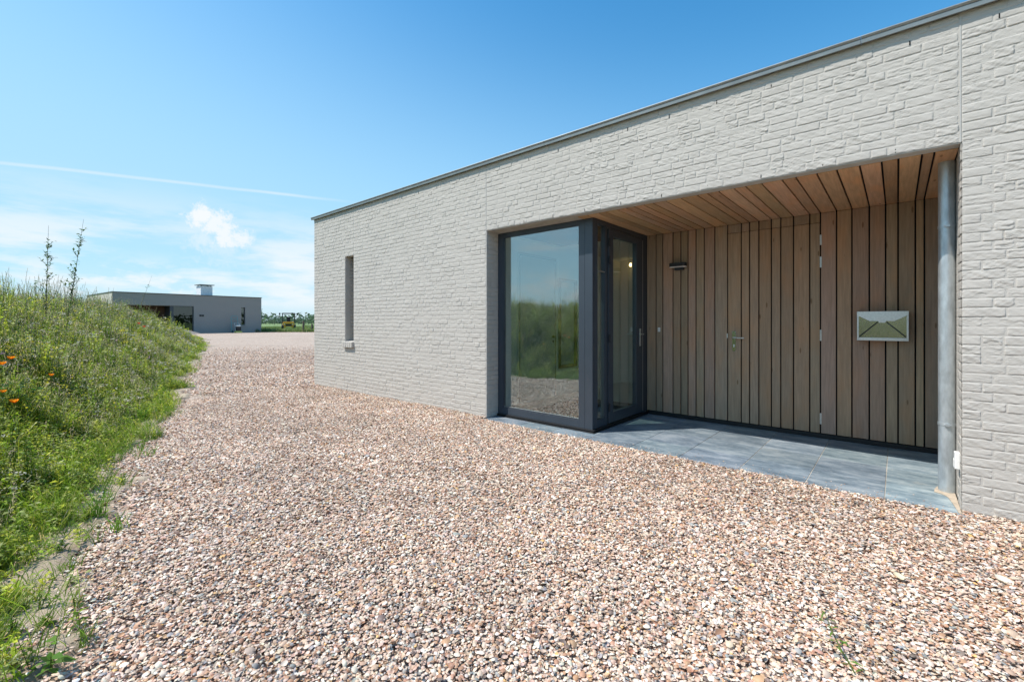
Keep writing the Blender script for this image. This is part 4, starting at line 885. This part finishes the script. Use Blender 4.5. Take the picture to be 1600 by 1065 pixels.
for s in (-1, 1):
    mb = MB(); mb.tube([(s * .7, -.15, 2.0), (s * .98, -.22, 2.1)], .015, 6); arm = LB(mb, 'mirror_arm', M_black)
    mb = MB(); mb.box(s * 1.0 - .08, s * 1.0 + .08, -.25, -.21, 1.88, 2.14); LB(mb, 'mirror', M_black, arm, bevel=.02)
    for y in (-.62, .62):
        mb = MB(); mb.tube([(s * .55, y, .36), (s * .8, y, .36)], .36, 20); ty_ = LB(mb, 'wheel', M_black, bevel=.03)
        mb = MB(); mb.tube([(s * .8, y, .36), (s * .815, y, .36)], .18, 16); LB(mb, 'rim', M_ly, ty_)
# fence posts
M_post = simple('weathered_post', (.11, .085, .065), .9, 0, .3, 12, 40, .4)
for i, (x, t, h, lab) in enumerate(((474, 44.5, 1.12, 'weathered dark wooden post, the taller one at the edge of the drive'), (487.5, 45.5, .8, 'short dark wooden post nearest the corner of the brick house'))):
    p = cam_pt(x, t); p.z = float(gz(p.x)); mb = MB(); mb.tube([(0, 0, -.1), (.01, 0, h * .5), (0, .01, h - .03), (0, .01, h)], [.095, .09, .085, .06], 10)
    po = mb.build('fence_post', M_post); po.location = p; tag(po, lab, 'post', 'wooden posts at the end of the drive')
# ------------------------------------------------------------------ far trees
tr_ = random.Random(21)
M_bark = simple('bark', (.10, .08, .06), .95, 0, .3, 20)
def tree(p, h, wdt, tone, label):
    t = empty('tree', p, tr_.uniform(0, 6), label, 'tree', 'trees on the far horizon'); mb = MB()
    mb.tube([(0, 0, -.3), (.05, 0, h * .3), (0, .05, h * .75)], [h * .035, h * .025, h * .008], 7)
    for k in range(5):
        a = tr_.uniform(0, 6.28); z = h * tr_.uniform(.2, .5); mb.tube([(0, 0, z), (math.cos(a) * wdt * .3, math.sin(a) * wdt * .3, z + h * .25)], [h * .014, h * .004], 5)
    mb.build('trunk', M_bark, t); v = Veg(); NC = 26; cs = []
    for k in range(NC):
        a = tr_.uniform(0, 6.28); r = tr_.uniform(0, 1) ** .6; z = tr_.uniform(.12, 1); rr = wdt * .5 * math.sqrt(max(.05, 1 - (z * 1.9 - .95) ** 2)) * r; cs.append((rr * math.cos(a), rr * math.sin(a), h * (.1 + .86 * z)))
    cs = np.array(cs); n = 40; P = np.repeat(cs, n, 0) + rng.normal(0, h * .062, (NC * n, 3)); N = len(P); P[:, 2] = np.maximum(P[:, 2], .1)
    cc = np.repeat(np.array(tone)[None] * (1 + rng.normal(0, .18, (NC, 1))), n, 0) * (1 + rng.normal(0, .15, (N, 1)))
    v.leaves(P, rng.uniform(.22, .5, N) * h / 6, rng.uniform(.18, .4, N) * h / 6, rng.uniform(0, 6.28, N), rng.uniform(-1, 1.2, N), cc); v.build('crown', t)
xs_ = [409, 415, 421, 426, 429, 434, 440, 446, 453, 460, 466, 471, 476, 482, 487, 491, 400]
sz_ = [3.4, 3.9, 4.2, 5.0, 5.3, 4.4, 4.6, 4.2, 4.4, 4.3, 4.5, 5.3, 4.4, 5.6, 6.2, 5.8, 3.9]
words = ['first tree right of the far grey house', 'low tree a little right of the far grey house', 'rounded tree between the far house and the loader', 'taller tree left of the yellow loader', 'tallest tree left of the yellow loader', 'tree standing just left of the loader mirror', 'tree behind the left mirror of the loader', 'tree behind the left side of the roll cage', 'tree seen through the middle of the roll cage', 'tree behind the right side of the roll cage', 'tree just right of the yellow loader', 'bushy tree left of the taller wooden post', 'tree above the taller wooden post', 'tall bluish tree between the two wooden posts', 'tallest tree, above the short wooden post', 'tree touching the corner of the brick house', 'tree mostly hidden behind the far house']
for x, h, wl_ in zip(xs_, sz_, words):
    t = tr_.uniform(165, 205); p = cam_pt(x, t, .27); tree(p, h * tr_.uniform(.58, .66), h * tr_.uniform(.95, 1.3), [(.09, .16, .10), (.11, .18, .10), (.09, .15, .13), (.13, .20, .11)][tr_.randrange(4)], wl_)
# a wood all around the far plain, one mass
v = Veg(); N = 26000; an = rng.uniform(0, 6.28, N); rr = rng.uniform(300, 340, N); X = rr * np.cos(an); Y = rr * np.sin(an); top = 3.5 + 5 * vnoise(an * 25, an * 0) + 2 * vnoise(an * 90, an * 0 + 4)
P = np.stack([X, Y, .3 + top * rng.rand(N)], -1); v.leaves(P, rng.uniform(1.5, 3.2, N), rng.uniform(1.2, 2.6, N), rng.uniform(0, 6.28, N), rng.uniform(-1, 1.2, N), jit((.07, .12, .06), N, .25)); tag(v.build('wood'), kind='stuff')

# ------------------------------------------------------------------ single plants
def stalk(name, p, top, lab, cat, nl=26, L=(.03, .07), r=.006, twig=6, grp=None, side=.5):
    e = empty(name, p, 0, lab, cat, grp); p = Vector(p); top = Vector(top) - p; pts = []
    for k in range(9): f = k / 8; q = top * f; q.x += .03 * math.sin(f * 5) ; pts.append(q)
    mb = MB(); mb.tube(pts, [r * (1 - .85 * k / 8) for k in range(9)], 6, col=(.17, .17, .09))
    tw = []
    for k in range(twig):
        f = tr_.uniform(.25, .9); q = top * f; a = tr_.uniform(0, 6.28); l = tr_.uniform(.06, .2) * (1.2 - f); e_ = q + Vector((math.cos(a) * l, math.sin(a) * l, l * 1.2)); mb.tube([q, (q + e_) / 2 + Vector((0, 0, -.01)), e_], [r * .4, r * .3, r * .15], 5, col=(.17, .18, .09)); tw.append((q, e_))
    mb.build('stem', M_leaf, e); v = Veg(); P = []
    for k in range(nl):
        f = tr_.uniform(.22, .86) ** .9; P.append(top * f + Vector((.03 * math.sin(f * 5), 0, 0)))
    for q, e_ in tw:
        for f in (.4, .7, 1): P.append(q.lerp(e_, f)); P.append(q.lerp(e_, f))
    P = np.array(P); N = len(P); v.leaves(P, rng.uniform(*L, N), rng.uniform(L[0] * .35, L[1] * .4, N), rng.uniform(0, 6.28, N), rng.uniform(.1, 1.1, N), jit((.10, .17, .05), N, .2)); v.build('foliage', e); return e
def onbank(x, t): q = cam_pt(x, t); q.z = float(bz(q.x, q.y)) - .02; return q
def up(x, y, t): q = cam_pt(x, t); q.z = 1.3 + (503 - y) / 697 * t; return q
stalk('tall_weed', onbank(70, 8), up(76, 352, 8.1), 'straight tall leafy weed stalk on the bank crest, left of the leaning one', 'weed', 70, (.05, .10), .010, 15, 'tall weed stalks on the bank')
stalk('tall_weed', onbank(99, 8.4), up(131, 342, 8.5), 'tallest leafy weed stalk on the bank crest, leaning right against the sky', 'weed', 80, (.05, .11), .010, 18, 'tall weed stalks on the bank')
stalk('tall_weed', onbank(196, 13), up(238, 430, 13.2), 'thin bare stalk leaning right in front of the far house roof', 'weed', 16, (.07, .13), .008, 3, 'tall weed stalks on the bank')
def leafy(name, p, h, n, lab, L=(.04, .09), W=(.018, .035), col=(.13, .27, .04), spread=.10, grp=None):
    e = empty(name, p, 0, lab, 'weed', grp); mb = MB(); v = Veg()
    for k in range(max(2, n // 9)):
        a = tr_.uniform(0, 6.28); q = Vector((math.cos(a) * spread * tr_.random(), math.sin(a) * spread * tr_.random(), h * tr_.uniform(.6, 1))); mb.tube([(0, 0, 0), q * .5 + Vector((0, 0, .01)), q], [.003, .0025, .001], 5, col=(.16, .22, .07))
        m_ = 9; f = rng.uniform(.15, 1, m_); P = np.array(q)[None] * f[:, None]; v.leaves(P, rng.uniform(*L, m_), rng.uniform(*W, m_), rng.uniform(0, 6.28, m_), rng.uniform(-.1, .9, m_), jit(col, m_, .18))
    mb.build('stem', M_leaf, e); v.build('foliage', e); return e
def gp(x, y, z=0):
    r = cray(x, y); k = (z - 1.3) / r.z; return Vector((r.x * k, r.y * k, z))
leafy('leafy_weed', gp(80, 1048), .17, 26, 'broad leaved bright green weed on the sand, lowest in the left corner', (.045, .08), (.018, .032))
leafy('leafy_weed', gp(60, 962), .12, 40, 'small leaved green weed on the sand behind the broad leaved one', (.02, .04), (.006, .012))
leafy('leafy_weed', gp(118, 955), .10, 22, 'wispy weed at the gravel edge right of the other small weeds', (.02, .04), (.005, .009), (.16, .24, .05))
leafy('leafy_weed', gp(20, 995), .12, 30, 'low weed at the left edge of the photo, on bare sand', (.03, .05), (.006, .014))
q = onbank(24, 4.2); leafy('nettle', q, .42, 90, 'dark broad leaved plant among the orange flowers on the bank', (.05, .09), (.03, .05), (.06, .17, .03), .16)
# sprig lying over the gravel
p = gp(1335, 1050, .02); e = empty('gravel_sprig', p, 0, 'thin green sprig with narrow leaves growing alone out of the gravel', 'weed'); mb = MB(); v = Veg()
pa_ = [gp(1335, 1050, .03) - p, gp(1312, 1010, .07) - p, gp(1300, 985, .10) - p, gp(1288, 955, .12) - p]; mb.tube(pa_, [.003, .0028, .0022, .001], 6, col=(.17, .22, .06)); mb.build('stem', M_leaf, e)
P = []
for k in range(15):
    f = k / 14 * 3; i = min(2, int(f)); P.append(pa_[i].lerp(pa_[i + 1], f - i))
P = np.array(P); N = len(P); v.leaves(P, rng.uniform(.035, .065, N), rng.uniform(.006, .010, N), np.arange(N) * 2.5 + 1, rng.uniform(.0, .6, N), jit((.15, .30, .05), N, .12)); v.build('foliage', e)
# grass tufts at the foot of the bank
for (x, y, h, n, lab) in ((150, 812, .26, 46, 'bright green grass tuft on the sand, largest of the loose tufts'), (183, 830, .15, 26, 'short grass tuft right of the larger one, in the gravel edge'), (222, 660, .30, 60, 'upright grass tuft at the bank foot where the verge narrows'), (232, 715, .16, 24, 'small low grass tuft out on the gravel edge below the upright one')):
    p = gp(x, y); e = empty('grass_tuft', p, 0, lab, 'grass tuft', 'grass tufts along the gravel edge'); v = Veg(); bx_ = rng.normal(0, .03, n); by_ = rng.normal(0, .03, n)
    v.blades(np.stack([bx_, by_, bx_ * 0], -1), rng.uniform(.5, 1, n) * h, rng.uniform(.003, .006, n), rng.uniform(0, 6.28, n), rng.uniform(.2, .9, n), jit((.17, .33, .04), n, .18)); v.build('blades', e)
# orange flowers and poppies
def flower(name, x, y, t, r, colr, lab, grp, n=6):
    top = up(x, y, t); bx0 = Vector((top.x, top.y, float(bz(top.x, top.y)) - .02)); top.z = max(top.z, bx0.z + .12)
    r *= .8; e = empty(name, bx0, 0, lab, 'flower', grp); q = top - bx0; mb = MB(); mb.tube([(0, 0, 0), q * .5 + Vector((.01, 0, 0)), q], [.003, .0025, .002], 5, col=(.13, .22, .05)); mb.build('stem', M_leaf, e)
    v = Veg(); m_ = 3; v.leaves(np.array([q * .3, q * .5, q * .65]), np.full(m_, .08), np.full(m_, .014), rng.uniform(0, 6.28, m_), np.full(m_, .7), jit((.10, .2, .05), m_)); v.build('foliage', e)
    mb = MB()
    for k in range(n):
        a = 6.283 * k / n; pts = []
        for i in range(5):
            f = i / 4; wv = math.sin(f * math.pi * .75 + .2) * r * .62
            for s in (-1, 0, 1): rr = r * f; pts.append((q.x + math.cos(a) * rr - math.sin(a) * s * wv, q.y + math.sin(a) * rr + math.cos(a) * s * wv, q.z + r * (.9 * f * f + .15 * abs(s)) + .001 * k))
        fs = [(i * 3 + j, i * 3 + j + 1, i * 3 + j + 4, i * 3 + j + 3) for i in range(4) for j in range(2)]; mb.add(pts, fs, colr)
    mb.build('petals', M_leaf, e, smooth=True)
OR = (.85, .30, .015)
for x, y, t, r, lab in ((3, 570, 4.0, .035, 'orange flower touching the left edge, beside a dark leafy plant'), (17, 561, 4.1, .032, 'orange flower above the dark leafy plant'), (22, 629, 3.7, .034, 'lowest orange flower, alone below the dark leafy plant'), (80, 587, 4.6, .026, 'small orange flower well right of the dark leafy plant'), (5, 613, 3.8, .026, 'small orange flower at the left edge, below the dark leafy plant')):
    flower('orange_flower', x, y, t, r, OR, lab, 'orange flowers on the bank')
for x, y, t, r, lab in ((217, 506, 12.5, .045, 'red poppy on the bank before the far house, the left one'), (225, 511, 12.3, .045, 'red poppy on the bank before the far house, the right one')):
    flower('poppy', x, y, t, r, (.62, .035, .02), lab, 'red poppies on the bank', 5)
# two larger pieces of shell lying on the gravel
for x, y, r, lab, cc in ((1570, 906, .038, 'large pale oyster shell on the gravel, near the right edge', (.72, .66, .52)), (1405, 899, .026, 'cream shell piece on the gravel left of the large oyster shell', (.70, .60, .40))):
    p = gp(x, y, .035); v_, t_2 = shell_template(14, True); V, T, Cc = place(v_, t_2, np.array([0.]), np.array([0.]), np.array([0.]), np.array([r]), np.array([r * .7]), np.array([.25]), np.array([1.]), np.array([2.2]), np.array([-1]), np.array([cc]), '', None, True)
    o2 = npmesh('large_shell', V, T, Cc, M_shell, True); o2.location = p; tag(o2, lab, 'shell', 'large shells on the gravel')
